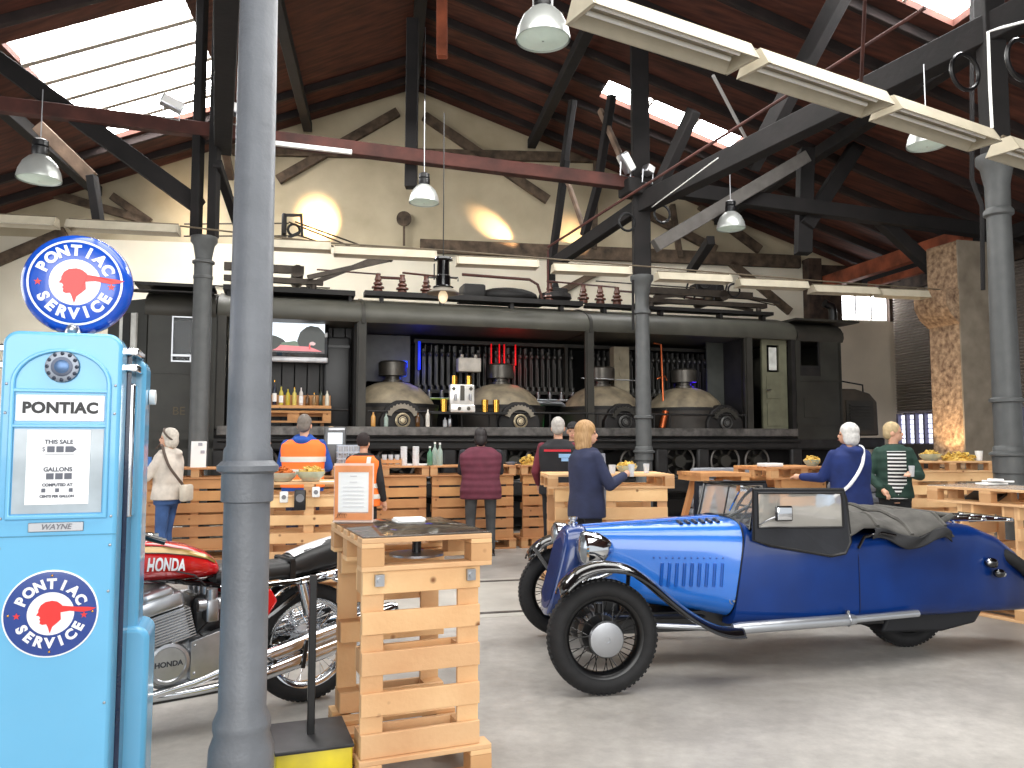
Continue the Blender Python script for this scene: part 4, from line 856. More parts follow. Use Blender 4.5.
for k, (dx, dy, rz_) in enumerate(((0, 0, 20), (.12, .1, -35), (.05, .02, 60))):
    g = MB(); g.rbox((0, 0, .008 + k * .016), (.26, .13 if k != 1 else .05, .015), .003); tag(ob('folded_paper', g, M_paper, None, loc=(4.42 + dx, 7.42 + dy, 1.110), rz=R(rz_)), ('lowest', 'long narrow', 'topmost')[k] + ' folded white paper on the glass table by the right column', 'paper', 'papers on the glass table')
g = MB(); g.box((0, 0, 0), (.3, .22, .02), 0, Matrix.Rotation(R(20), 3, 'X')); tag(ob('tablet', g, M_black, None, loc=(4.25, 7.2, 1.03), rz=R(-60)), 'dark flat tray inside the pallet of the glass topped table', 'tray')
# pallet shelf with spirit bottles in the locomotive
t = thing('bottle_shelf', 'pallet wood shelf full of bottles below the television', 'shelf', lw(-2.95, .35, -.02), LR_)
g = MB(); g.bb((-.62, -.1, 1.82), (.6, .12, 1.85)); g.bb((-.62, -.1, 2.06), (.6, .12, 2.085)); g.bb((-.62, .1, 1.92), (.6, .12, 2.26)); g.bb((-.62, -.115, 1.97), (.6, -.1, 2.09)); g.bb((-.62, -.1, 1.85), (-.52, .1, 2.06)); g.bb((-.06, -.1, 1.85), (.12, .1, 2.06)); g.bb((.47, -.1, 1.85), (.6, .1, 2.06)); g.bb((-.5, .06, 1.68), (-.45, .1, 1.83)); g.bb((.45, .06, 1.68), (.5, .1, 1.83)); ob('rack', g, M_pine2, t, smooth=0)
cols = ((230, 226, 216), (226, 222, 210), (214, 160, 90), (40, 44, 60), (214, 196, 90), (196, 176, 60), (226, 206, 110), (220, 210, 204), (90, 60, 30), (150, 120, 80), (60, 66, 50), (226, 220, 200))
desc = ('clear', 'white labelled', 'round amber', 'tall dark', 'yellow', 'olive yellow', 'golden', 'red and white', 'small brown', 'short tan', 'dark green', 'pale')
for k in range(12):
    x = -.56 + k * .1; h = (.3, .32, .26, .42, .34, .3, .31, .33, .22, .22, .3, .28)[k]
    mm = mat('spirit_%d' % k, cols[k], .1, var=.1)
    bottle('spirit_bottle', desc[k] + ' spirit bottle on the shelf below the television', lw(-2.95 + x, .32, 2.066), h * .94, .033 if k != 2 else .055, mm, M_black if k % 3 else M_gold, M_paper if k in (1, 3, 7, 4) else None, 'spirit bottles on the pallet shelf')
# the beer tap on the locomotive, cups and small bottles beside it
t = thing('beer_tap', 'white twin beer tap with gold tops on the locomotive ledge', 'beer tap', lw(-.33, -.12, 1.98), LR_)
g = MB(); g.rbox((0, 0, .05), (.4, .2, .12), .015); g.rbox((0, .02, .26), (.4, .12, .36), .02); ob('body', g, mat('polished_white_tap', (232, 230, 224), .15, .3), t)
for x in (-.12, .12):
    g = MB(); g.cyl((x, .02, .42), (x, .02, .58), .05, n=20); ob('handle', g, M_gold, t)
    g = MB(); g.cyl((x, -.08, .28), (x, -.1, .18), .02, n=10); ob('spout', g, M_steel, t)
g = MB(); [g.box((x, -.045, z), (.05, .006, .05), 0, Matrix.Rotation(R(45), 3, 'Y')) for x, z in ((-.14, .37), (.14, .37))]; g.box((0, -.045, .3), (.07, .006, .24)); [g.cyl((x, -.1, .05), (x, -.108, .05), .03, n=16) for x in (-.06, .09)]; ob('badge', g, mat('dark_badge', (70, 66, 56), .4), t)
g = MB(); g.bb((-.62, -.18, 1.945), (.62, .03, 1.98)); ob('tap_shelf', g, M_locodark, loco).location = (-.2, 0, 0)
for k, x in enumerate((-.62, .05, .24)):
    g = MB(); g.lathe([(.05, 0), (.055, .2), (.05, .2), (.045, .01)], n=20); tag(ob('gold_cup', g, M_gold, None, loc=lw(x, -.12, 1.98)), ('gold cup left of the beer tap', 'gold cup next to the right side of the beer tap', 'gold cup furthest right of the beer tap')[k], 'cup', 'gold cups by the beer tap')
for k, (x, h, m_, d) in enumerate(((-1.72, .24, MATS['spirit_2'], 'amber'), (-1.52, .22, M_bottle_clear, 'clear'), (-1.02, .24, MATS['spirit_8'], 'dark'), (-.86, .3, MATS['spirit_0'], 'pale'), (-.5, .2, M_steel, 'steel'), (-.58, .16, M_plastic, 'clear plastic'))):
    bottle('small_bottle', d + ' small bottle on the locomotive sill near the left motor', lw(x, -.02, 1.742), h, .035, m_, group='bottles on the locomotive sill')

# ---- on the tall table in front: the sign, papers
t = thing('menu_sign', 'white menu sheet in an orange frame on the tall front table', 'sign', FTM @ V((-.215, .25, 1.0905)), R(-2))
W_, H_ = .205, .30
g = MB(); g.box((0, .012, H_ / 2), (W_, .006, H_)); ob('acrylic_back', g, mat('pale_acrylic', (236, 214, 200), .2), t)
g = MB(); [g.bb(a, b) for a, b in (((-W_ / 2 + .006, 0, .012), (-W_ / 2 + .024, .008, H_ - .012)), ((W_ / 2 - .024, 0, .012), (W_ / 2 - .006, .008, H_ - .012)), ((-W_ / 2 + .024, 0, .012), (W_ / 2 - .024, .008, .046)), ((-W_ / 2 + .024, 0, H_ - .045), (W_ / 2 - .024, .008, H_ - .012)))]; ob('orange_border', g, mat('orange_border', (240, 156, 100), .4), t)
g = MB(); g.bb((-W_ / 2 + .024, .002, .052), (W_ / 2 - .024, .007, H_ - .045)); ob('sheet', g, M_paper, t)
g = MB(); [g.box((0, 0.001, z), (w_, .002, .004)) for z, w_ in ((.235, .035), (.205, .04), (.18, .11), (.16, .11), (.14, .11), (.12, .11), (.1, .11), (.08, .11))]; ob('print', g, mat('faint_print', (222, 220, 222), .8), t)
g = MB(); [g.tube([(-.075 + .012 * k + .006 * math.cos(a), -.001, .034 + .01 * math.sin(a)) for a in [2 * PI * i / 10 for i in range(9)]], .001, n=4) for k in range(4)]; g.tube([(-.09, -.001, .02), (-.06, -.001, .05)], .001, n=4); ob('handwriting', g, M_black, t)
g = MB(); g.box((0, .04, .003), (W_, .09, .005)); ob('foot', g, MATS['pale_acrylic'], t)
for k in range(3):
    g = MB(); g.rbox((0, 0, .003), (.15, .105, .006), .001); tag(ob('paper_stack', g, M_paper, None, loc=FTM @ V((.06 + .004 * k, .19 + .006 * k, 1.0905 + .0062 * k)), rz=R(22 + (0, 6, -3)[k])), ('lowest', 'middle', 'topmost')[k] + ' white leaflet pad in the small pile on the front glass table', 'paper', 'leaflet pads on the front table')
# ================================================================== the petrol pump
M_pump = mat('pump_sky_blue', (108, 184, 226), .22, var=.03, scale=2, coat=.4)
M_pumpdark = mat('pump_navy', (22, 30, 62), .15, coat=.5)
M_royal = mat('sign_royal_blue', (24, 84, 196), .2, coat=.6, var=.04)
M_navy = mat('sign_navy_blue', (28, 62, 142), .25, coat=.4, var=.04)
M_signwhite = mat('sign_white', (244, 246, 250), .25, coat=.4, var=.01)
M_signred = mat('sign_red', (226, 52, 50), .3, var=.04)
PR = R(18); PO = V((-1.635, 2.98, 0))
pump = thing('petrol_pump', 'tall sky blue vintage petrol pump with round lit sign on top', 'petrol pump', PO, PR)
pw = .375; HZ = 1.885     # front face plane is local y = -.22
def front_arch(w, z0, z1, r, n=14):
    """outline with rounded top shoulders"""
    pts = [(-w / 2, z0), (w / 2, z0)]
    pts += [(w / 2 - r + math.cos(a) * r, z1 - r + math.sin(a) * r) for a in [PI / 2 * k / n for k in range(n + 1)]]
    pts += [(-w / 2 + r - math.sin(a) * r, z1 - r + math.cos(a) * r) for a in [PI / 2 * k / n for k in range(n + 1)]]
    return pts
g = MB(); g.prism(front_arch(pw, .02, HZ, .05), 'y', -.20, -.06); ob('front_shell', g, M_pump, pump, bevel=.012)
g = MB(); g.prism(front_arch(pw + .03, .02, HZ - .02, .06), 'y', -.06, .06); ob('side_recess', g, M_pumpdark, pump)
g = MB(); g.prism(front_arch(pw + .10, .02, HZ - .055, .05), 'y', .06, .22); ob('rear_shell', g, M_pump, pump, bevel=.015)
for sx in (-1, 1):
    g = MB(); g.bb((sx * (pw / 2 + .005), -.05, 1.22), (sx * (pw / 2 + .028), .06, 1.72)); ob('chrome_strip', g, M_chrome, pump, bevel=.008)
    for z in (1.835, 1.775): g = MB(); g.bb((sx * (pw / 2 - .01), -.09, z - .014), (sx * (pw / 2 + .04), .1, z + .014)); ob('chrome_trim', g, M_chrome, pump, bevel=.006)
    g = MB(); g.cyl((sx * (pw / 2 + .052), .18, 1.68), (sx * (pw / 2 + .075), .18, 1.68), .03, n=16); ob('hose_boss', g, M_white, pump)
g = MB(); g.prism(front_arch(.56, 0, .80, .05), 'y', .04, .27); ob('base_plinth', g, M_pump, pump, bevel=.02)
Y0 = -.20
# arched frame around the dial, its panels
def ring_strip(outer, inner, y0, y1):
    g = MB(); n = len(outer); vs = [(x, y0, z) for x, z in outer] + [(x, y0, z) for x, z in inner] + [(x, y1, z) for x, z in outer] + [(x, y1, z) for x, z in inner]
    fs = []
    for i in range(n):
        j = (i + 1) % n; fs += [(i, j, n + j, n + i), (2 * n + i, 3 * n + i, 3 * n + j, 2 * n + j), (i, 2 * n + i, 2 * n + j, j), (n + i, n + j, 3 * n + j, 3 * n + i)]
    g.add(vs, fs); return g
def arch(w, z0, zc, n=24): return [(-w / 2, z0), (w / 2, z0)] + [(math.cos(PI * k / n) * w / 2, zc + math.sin(PI * k / n) * w / 2 * .8) for k in range(n + 1)]
g = ring_strip(arch(.315, 1.235, 1.70), arch(.285, 1.25, 1.70), Y0 - .012, Y0); ob('dial_frame', g, M_pump, pump, bevel=.004)
g = MB(); g.bb((-.15, Y0 - .011, 1.672), (.15, Y0, 1.684)); g.bb((-.15, Y0 - .011, 1.55), (.15, Y0, 1.562)); ob('frame_rail', g, M_pump, pump, bevel=.003)
g = MB(); g.bb((-.138, Y0 - .006, 1.572), (.138, Y0 + .002, 1.664)); sgn = ob('name_panel', g, M_signwhite, pump, bevel=.003)
g = MB(); put_text(g, 'PONTIAC', .052, frame_M((0, Y0 - .0075, 1.617), (1, 0, 0), (0, 0, 1)), bold=.0026, spacing=1.06); ob('lettering', g, mat('letter_black', (8, 8, 14), .4), sgn, smooth=0)
g = MB(); g.bb((-.138, Y0 - .004, 1.255), (.138, Y0 + .002, 1.545)); wn2 = ob('dial_window', g, mat('dial_window_grey', (176, 188, 196), .15, coat=.5), pump)
g = MB(); g.bb((-.098, Y0 - .009, 1.285), (.098, Y0 - .004, 1.54)); dial = ob('dial_plate', g, M_signwhite, pump)
g = MB()
for txt, z, s in (('THIS SALE', 1.50, .02), ('GALLONS', 1.405, .02), ('COMPUTED AT', 1.352, .0135), ('CENTS PER GALLON', 1.313, .0115)): put_text(g, txt, s, frame_M((0, Y0 - .011, z), (1, 0, 0), (0, 0, 1)), bold=.0007)
put_text(g, '$', .022, frame_M((-.046, Y0 - .0095, 1.475), (1, 0, 0), (0, 0, 1)))
ob('print', g, mat('dial_grey_print', (84, 88, 98), .6), dial, smooth=0)
g = MB()
for z in (1.475, 1.382):
    for k in (-1, 0, 1): g.box((k * .028 + .004, Y0 - .0095, z), (.023, .003, .021))
for k in (-1, 0, 1): g.box((k * .042, Y0 - .0095, 1.334), (.012, .003, .013))
g.prism([(.044, 1.464), (.056, 1.475), (.044, 1.486)], 'y', Y0 - .011, Y0 - .009); g.bb((-.042, Y0 - .01, 1.457), (.05, Y0 - .009, 1.459)); ob('number_wheels', g, mat('counter_wheel_grey', (92, 96, 108), .4), dial, smooth=0)
# round medallion over the dial
g = MB(); g.lathe([(.047, 0), (.055, .006), (.053, .012), (.042, .014)], (0, Y0, 1.762), (0, -1, 0), n=36); md = ob('medallion', g, mat('pewter', (116, 122, 132), .35, .8), pump)
g = MB(); [g.ell((math.cos(a) * .046, Y0 - .012, 1.762 + math.sin(a) * .046), .007, 8, 6) for a in [2 * PI * k / 12 for k in range(12)]]; g.lathe([(.034, .012), (.034, .017), (.028, .018)], (0, Y0, 1.762), (0, -1, 0), n=30); ob('beaded_rim', g, mat('dark_pewter', (74, 80, 94), .35, .7), md)
g = MB(); g.lathe([(.027, .016), (.02, .02), (.001, .021)], (0, Y0, 1.762), (0, -1, 0), n=30); ob('blue_centre', g, mat('medallion_blue', (84, 112, 150), .3, .5), md)
# maker's tag, seam, screws
g = MB(); g.bb((-.085, Y0 - .006, 1.192), (.085, Y0, 1.224)); tg = ob('maker_tag', g, M_steel, pump, bevel=.002)
g = MB(); put_text(g, 'WAYNE', .026, frame_M((0, Y0 - .007, 1.208), (1, 0, 0), (0, 0, 1)), bold=.0006, shear=.25); ob('lettering', g, mat('tag_grey', (112, 112, 120), .5), tg, smooth=0)
g = MB(); g.bb((-pw / 2, Y0 - .002, 1.176), (pw / 2, Y0, 1.180)); ob('panel_seam', g, mat('seam_blue', (70, 140, 172), .4), pump)
for z in (1.7, 1.6, 1.24, 1.14, .98, .6):
    for sx in (-1, 1): g = MB(); g.ell((sx * (pw / 2 - .018), Y0 - .001, z), (.005, .003, .005), 8, 6); ob('screw', g, M_steel, pump)
def star(g, M, r):
    n = 10; ps = [M @ V((math.cos(PI / 2 + 2 * PI * k / n) * (r if k % 2 == 0 else r * .42), math.sin(PI / 2 + 2 * PI * k / n) * (r if k % 2 == 0 else r * .42), 0)) for k in range(n)]
    g.add(ps + [M @ V((0, 0, 0))], [(k, (k + 1) % n, n) for k in range(n)])
HEAD = [(-.50, .08), (-.42, .26), (-.26, .38), (-.02, .42), (.16, .38), (.30, .27), (.36, .20), (.9, .13), (1.3, .10), (1.58, .05), (1.42, -.04), (1.1, -.09), (.62, -.02), (.3, -.06), (.32, -.34), (.2, -.46), (.02, -.62), (-.06, -.88), (-.14, -.62), (-.2, -.5), (-.34, -.52), (-.44, -.46), (-.42, -.36), (-.46, -.30), (-.42, -.24), (-.47, -.16), (-.58, -.14), (-.5, -.02)]
def emblem(parent, Mx, R0, base_mat, thick, curve=0):
    """round service sign: blue field, white rim and disc, red profile with feather, ringed lettering"""
    def lift(rho): return thick + curve * (1 - (rho / R0) ** 2)
    def disc(name, r0, r1, dz, m, n=48):
        g = MB(); ns = 5
        rings = [[(math.cos(2 * PI * k / n) * rr, math.sin(2 * PI * k / n) * rr, lift(rr) + dz) for k in range(n)] for rr in [max(r0, 1e-4) + (r1 - max(r0, 1e-4)) * i / ns for i in range(ns + 1)]]
        g.T = Mx; g.loft(rings, 0, False); g.T = Matrix.Identity(4); return ob(name, g, m, parent, smooth=60)
    disc('sign_rim', R0 * .80, R0 * .84, .0012, M_signwhite); disc('sign_disc', 0, R0 * .45, .0012, M_signwhite)
    def bend(g):
        vs = []
        for v in g.v: rho = math.hypot(v[0], v[1]); vs.append(tuple(Mx @ V((v[0], v[1], lift(rho) + .0026))))
        g.v = vs; return g
    g = MB(); arc_text(g, 'PONTIAC', R0 * .285, R0 * .62, PI / 2, R(128), Matrix.Identity(4), bold=R0 * .015); arc_text(g, 'SERVICE', R0 * .285, R0 * .62, -PI / 2, R(122), Matrix.Identity(4), flip=True, bold=R0 * .015)
    ob('lettering', bend(g), M_signwhite, parent, smooth=0)
    g = MB(); ps = [(x * R0 * .53 + .03 * R0, y * R0 * .53 + .05 * R0, 0) for x, y in HEAD]; g.add(ps, [tuple(range(len(ps)))])
    star(g, Matrix.Translation((-R0 * .64, -R0 * .02, 0)), R0 * .075); star(g, Matrix.Translation((R0 * .64, -R0 * .06, 0)), R0 * .075); ob('red_profile', bend(g), M_signred, parent, smooth=0)
    g = MB(); ps = [(x * R0 * .36, y * R0 * .36, 0) for x, y in ((.34, -.02), (.62, .03), (.95, -.06), (.93, -.18), (.9, -.5), (.6, -.62), (.34, -.5))]
    return lift
gl = MB(); prof = [(.001, -.066), (.12, -.061), (.165, -.048), (.183, -.03), (.189, 0), (.183, .03), (.165, .048), (.12, .061), (.001, .066)]
GM = T((.005, -.02, 2.085)) @ Matrix(((1, 0, 0, 0), (0, 0, -1, 0), (0, 1, 0, 0), (0, 0, 0, 1)))
gl.T = GM; gl.lathe(prof, n=56); gl.T = Matrix.Identity(4); glo = ob('sign_globe', gl, M_royal, pump, smooth=60)
emblem(glo, GM, .189, M_royal, .050, .0165)
g = MB(); g.prism([(-.085, 0), (-.03, .016), (-.02, .05), (.02, .05), (.03, .016), (.085, 0)], 'y', -.07, .03); g.ell((0, -.07, .035), (.02, .02, .02)); gb = ob('globe_bracket', g, M_alu, pump, bevel=.004); gb.location = (0, 0, HZ - .008)
EM = T((-.005, Y0 - .0005, .915)) @ Matrix(((1, 0, 0, 0), (0, 0, -1, 0), (0, 1, 0, 0), (0, 0, 0, 1)))
g = MB(); g.T = EM; g.lathe([(.145, 0), (.145, .003), (.139, .004), (.001, .0041)], n=56); g.T = Matrix.Identity(4); rs = ob('round_sign', g, M_navy, pump)
g = MB(); g.T = EM; g.lathe([(.147, 0), (.147, .0035), (.142, .0045), (.142, 0)], n=56); g.T = Matrix.Identity(4); ob('white_edge', g, M_signwhite, rs)
emblem(rs, EM, .16, M_navy, .0042)
for o in list(rs.children):
    if o.name.startswith('sign_rim'): bpy.data.objects.remove(o)
g = MB(); [g.ell((math.cos(a) * .128 - .005, Y0 - .006, .915 + math.sin(a) * .128), (.004, .002, .004), 8, 6) for a in (0, PI / 2, PI, 3 * PI / 2)]; ob('rivets', g, M_gold, rs)

# ================================================================== the red motorcycle, seen from its left
MO = V((-1.195, 4.78, 0)); MR_ = R(217)
bike = thing('motorcycle', 'red motorcycle with chrome engine parked behind the front column', 'motorcycle', MO, MR_)
M_red = mat('candy_red', (206, 24, 28), .15, .1, coat=1, var=.06)
M_seat = mat('black_vinyl', (22, 22, 24), .45, bump=.1)
def wheel(parent, c, rad, w, nsp=36, spoke_r=.0022, name='wheel', rimm=None, tyre_r=None, hub_r=.06, hub_w=.14, spm=None):
    c = V(c); tr = tyre_r or w / 2
    g = MB(); n = 56; prof = []
    R1 = rad - tr
    for k in range(18):
        a = 2 * PI * k / 18; prof.append((R1 + math.cos(a) * tr * (1.0 if math.cos(a) > 0 else .85), math.sin(a) * w / 2 * (1.06 if math.cos(a) < .7 else 1)))
    rings = [[V((c.x + math.cos(t) * r, c.y + y, c.z + math.sin(t) * r)) for r, y in prof] for t in [2 * PI * i / n for i in range(n)]]; rings.append(rings[0]); g.loft(rings, 0, False)
    wh = ob(name, g, M_rubber, parent)
    g = MB(); n = 64
    for k in range(n):
        t = 2 * PI * k / n
        for s in (-1, 1): g.box((c.x + math.cos(t) * (rad - .007), c.y + s * w * .16, c.z + math.sin(t) * (rad - .007)), (.010, w * .22, .018), 0, Matrix.Rotation(-t, 3, 'Y'))
    ob('tread', g, M_rubber, wh)
    g = MB(); ri = rad - tr * 1.85; rp = [(ri, -w * .36), (ri + .018, -w * .40), (ri + .018, -w * .33), (ri - .006, -w * .2), (ri - .006, w * .2), (ri + .018, w * .33), (ri + .018, w * .40), (ri, w * .36), (ri - .014, w * .2), (ri - .014, -w * .2)]
    rings = [[V((c.x + math.cos(t) * r, c.y + y, c.z + math.sin(t) * r)) for r, y in rp] for t in [2 * PI * i / 56 for i in range(56)]]; rings.append(rings[0]); g.loft(rings, 0, False); ob('rim', g, rimm or M_chrome, wh)
    g = MB()
    for k in range(nsp):
        t = 2 * PI * k / nsp; s = 1 if k % 2 else -1; dt = .22 * (1 if (k // 2) % 2 else -1)
        g.cyl((c.x + math.cos(t + dt) * hub_r, c.y + s * hub_w * .42, c.z + math.sin(t + dt) * hub_r), (c.x + math.cos(t) * (ri - .005), c.y + s * w * .1, c.z + math.sin(t) * (ri - .005)), spoke_r, n=5, caps=False)
    ob('spokes', g, spm or M_chrome, wh)
    g = MB(); g.lathe([(hub_r * .6, -hub_w / 2), (hub_r * 1.05, -hub_w * .42), (hub_r * 1.05, -hub_w * .36), (hub_r * .7, -hub_w * .3), (hub_r * .7, hub_w * .3), (hub_r * 1.05, hub_w * .36), (hub_r * 1.05, hub_w * .42), (hub_r * .6, hub_w / 2)], c, (0, 1, 0), n=28); ob('hub', g, spm if spm else M_alu, wh)
    return wh
wheel(bike, (0, 0, .335), .335, .105, name='rear_wheel', hub_r=.085); wheel(bike, (1.455, 0, .335), .335, .085, name='front_wheel')
# tank: lofted teardrop sections along x
def sect(x, zb, zt, hw, n=20, sq=2.6, flat=.5):
    ring = []
    for k in range(n):
        a = 2 * PI * k / n; c, s = math.cos(a), math.sin(a)
        yy = math.copysign(abs(c) ** (2 / sq), c) * hw; zz = math.copysign(abs(s) ** (2 / sq), s)
        zm = zb + (zt - zb) * flat; ring.append((x, yy, zm + zz * ((zt - zm) if zz > 0 else (zm - zb))))
    return ring
tk = [(.535, .765, .80, .05), (.56, .75, .845, .085), (.62, .745, .895, .115), (.72, .745, .935, .135), (.84, .75, .962, .148), (.96, .755, .972, .15), (1.06, .765, .965, .14), (1.13, .79, .94, .115), (1.17, .82, .90, .07)]
g = MB(); g.loft([sect(*t) for t in tk]); tank = ob('fuel_tank', g, M_red, bike, smooth=60); tank.location.z = .025
def tank_pt(x, f, off=.0015):
    """point on the left side of the tank, f = 0 bottom .. 1 crown"""
    for i in range(len(tk) - 1):
        if tk[i][0] <= x <= tk[i + 1][0]:
            t = (x - tk[i][0]) / (tk[i + 1][0] - tk[i][0]); p = [tk[i][j] + (tk[i + 1][j] - tk[i][j]) * t for j in range(4)]; break
    zb, zt, hw = p[1], p[2], p[3]; zm = (zb + zt) / 2; a = -PI / 2 + PI * f; c, s = math.cos(a), math.sin(a)
    return V((x, abs(c) ** (2 / 2.6) * (hw + off), zm + math.copysign(abs(s) ** (2 / 2.6), s) * ((zt - zm) + off)))
g = MB(); g.grid(lambda u, v: tank_pt(.57 + .58 * u, .60 + .12 * v + .03 * u, .0018), 24, 4); ob('gold_stripe', g, mat('gold_stripe', (146, 116, 56), .3, .4, coat=.6), tank, smooth=60)
for f0 in (.595, .725): g = MB(); g.grid(lambda u, v: tank_pt(.57 + .58 * u, f0 + .014 * v + .03 * u, .0022), 24, 1); ob('pinstripe', g, M_black, tank, smooth=60)
g = MB(); vs, fs = text_geo('HONDA', .048, bold=.002, spacing=1.08, shear=.15); g.add([tank_pt(max(.56, min(1.15, .835 - v[0])), .475 + v[1] / .26, .003) for v in vs], fs); ob('lettering', g, M_signwhite, tank, smooth=0)
g = MB(); g.lathe([(.04, .955), (.042, .985), (.034, .99), (.03, 1.0), (.005, 1.0)], (.9, 0, 0), n=24); g.box((.86, 0, .985), (.03, .03, .02)); ob('filler_cap', g, M_chrome, tank)
g = MB(); g.tube([tank_pt(x, .06, .006) + V((0, 0, -.004)) for x in (.545, .6, .7, .85, 1.0, 1.1)], .005, n=6); ob('tank_trim', g, M_chrome, tank)
# seat with white topped tail
g = MB(); g.loft([sect(x, zb, zt, hw, 18, 3.2) for x, zb, zt, hw in ((.56, .735, .80, .09), (.50, .725, .825, .115), (.3, .72, .822, .125), (.16, .722, .826, .125), (.13, .725, .84, .125))]); seat = ob('seat', g, M_seat, bike, smooth=60)
g = MB(); g.loft([sect(x, zb, zt, hw, 18, 3.0) for x, zb, zt, hw in ((.14, .725, .845, .126), (.06, .73, .88, .128), (-.1, .75, .925, .122), (-.24, .78, .945, .11), (-.30, .81, .94, .09))]); tl = ob('tail_hump', g, M_seat, seat, smooth=60)
g = MB(); g.grid(lambda u, v: V((.13 - .42 * u, (-.09 + .18 * v) * (1 - .25 * u), (.848 + .1 * u - .0 * u) + .012 * math.sin(PI * v) + (.012 * math.sin(PI * u)))), 10, 6); ob('white_top', g, M_signwhite, tl, smooth=60)
g = MB(); [g.box((.15, s * .126, .775), (.03, .006, .11)) for s in (-1, 1)]; g.box((.15, 0, .832), (.03, .24, .012)); g.box((.15, .13, .735), (.035, .006, .03)); ob('seat_strap', g, M_black, seat)
g = MB(); [g.tube([(.55, s * .118, .728), (.3, s * .13, .72), (.13, s * .13, .724), (-.1, s * .126, .748), (-.28, s * .1, .795)], .005, n=6) for s in (-1, 1)]; ob('seat_trim', g, M_chrome, seat)
# frame, side panel
g = MB()
for s in (-1, 1):
    g.tube([(1.12, s * .05, .84), (.5, s * .1, .72), (.0, s * .11, .70), (-.25, s * .1, .74)], .014); g.tube([(1.12, s * .05, .78), (1.1, s * .14, .30), (.98, s * .17, .2), (.55, s * .17, .2), (.44, s * .15, .4), (.42, s * .11, .7)], .016); g.tube([(.42, s * .13, .45), (.06, s * .13, .69)], .013)
    g.bar((.44, s * .1, .36), (0, s * .1, .335), .03, .045)
ob('frame', g, M_blackgloss, bike)
for s in (-1, 1): g = MB(); g.prism([(.5, .46), (.52, .69), (.28, .69), (.24, .62), (.34, .47)], 'y', s * .12, s * .15); ob('side_panel', g, M_red, bike, bevel=.012)
g = MB(); g.rbox((.6, 0, .58), (.18, .26, .22), .03); ob('air_box', g, M_black, bike)
# rear fender, shocks, lamp bracket
g = MB(); g.grid(lambda u, v: V((math.cos(R(20 + 150 * u)) * .375, (-.07 + .14 * v), .335 + math.sin(R(20 + 150 * u)) * .375 + .03 * math.sin(PI * v))), 20, 6); ob('rear_fender', g, M_chrome, bike, solid=.003)
g = MB(); g.grid(lambda u, v: V((1.455 + math.cos(R(15 + 150 * u)) * .36, (-.055 + .11 * v), .335 + math.sin(R(15 + 150 * u)) * .36 + .02 * math.sin(PI * v))), 20, 6); ob('front_fender', g, M_chrome, bike, solid=.003)
for s in (-1, 1):
    g = MB(); a, b = V((.02, s * .15, .36)), V((.10, s * .14, .70)); d = b - a; g.cyl(a, b, .012, n=10); g.cyl(a + d * .5, b, .03, n=16)
    pts = [a + d * (.06 + .45 * k / 60) + V((math.cos(k * .9) * .024, math.sin(k * .9) * .024, 0)) for k in range(61)]; g.tube(pts, .004, n=5); ob('shock_absorber', g, M_chrome, bike)
g = MB(); g.tube([(.1, .13, .71), (-.1, .12, .73), (-.32, .06, .76)], .012); g.ell((-.06, .17, .735), (.04, .02, .02)); ob('grab_bracket', g, M_chrome, bike)
g = MB(); g.ell((-.38, 0, .74), (.05, .06, .05)); ob('tail_lamp', g, mat('lamp_red', (170, 20, 20), .2, coat=.6), bike)
# engine
ENG0 = len(bike.children)
M_fin = mat('polished_fin', (196, 198, 202), .25, .9)
g = MB(); g.rbox((.82, 0, .33), (.52, .34, .22), .05); g.prism([(.56, .24), (.56, .40), (.72, .46), (.86, .42), (1.06, .4), (1.08, .26), (.95, .2), (.65, .2)], 'y', -.17, .17); eng = ob('crankcase', g, M_alu, bike, bevel=.015)
tilt = Matrix.Translation((.92, 0, .44)) @ Matrix.Rotation(R(14), 4, 'Y')
g = MB(); g.T = tilt
for k in range(11): g.box((0, 0, .014 * k), (.25, .46, .006))
g.box((0, 0, .07), (.2, .42, .16)); g.T = Matrix.Identity(4); ob('cylinder_fins', g, M_fin, eng)
g = MB(); g.T = tilt; g.rbox((0, 0, .195), (.22, .44, .08), .02); g.rbox((0, 0, .245), (.15, .42, .05), .02); [g.cyl((x, y, .24), (x, y, .275), .02, n=12) for x in (-.04, .04) for y in (-.15, .15)]; g.T = Matrix.Identity(4); ob('cylinder_head', g, M_alu, eng)
g = MB(); g.lathe([(.105, .14), (.108, .215), (.1, .235), (.085, .238), (.08, .232), (.001, .232)], (.93, 0, .34), (0, 1, 0), n=40); cv = ob('round_cover', g, M_alu, eng)
g = MB(); put_text(g, 'HONDA', .036, frame_M((.93, .2335, .34), (-1, 0, 0), (0, 0, 1)), bold=.0012, extrude=.001); ob('lettering', g, mat('dark_engine_lettering', (66, 68, 74), .4, .5), cv, smooth=0)
g = MB(); g.prism([(.55, .26), (.55, .42), (.66, .47), (.82, .43), (.82, .24)], 'y', .16, .215); [g.ell((x, .217, z), (.008, .005, .008), 8, 6) for x, z in ((.57, .28), (.57, .4), (.67, .45), (.8, .41), (.8, .27))]; ob('side_cover', g, M_alu, eng, bevel=.012)
for k, y in enumerate((-.17, -.06, .06, .17)): g = MB(); g.cyl((.78, y, .60), (.64, y, .60), .032, n=16); g.rbox((.71, y, .57), (.07, .07, .12), .015); g.cyl((.71, y, .6), (.71, y, .68), .03, n=14); ob('carburettor', g, M_steel, eng)
g = MB(); [g.tube([(.74, y, .7), (.8, y, .76), (.95, y * .6, .8)], .004, n=5) for y in (-.15, 0, .17)]; g.tube([(.6, .16, .5), (.7, .2, .55), (.78, .19, .47), (.7, .18, .38)], .006, n=5); g.tube([(.58, .19, .3), (.46, .2, .26)], .01); ob('cables', g, M_black, eng)
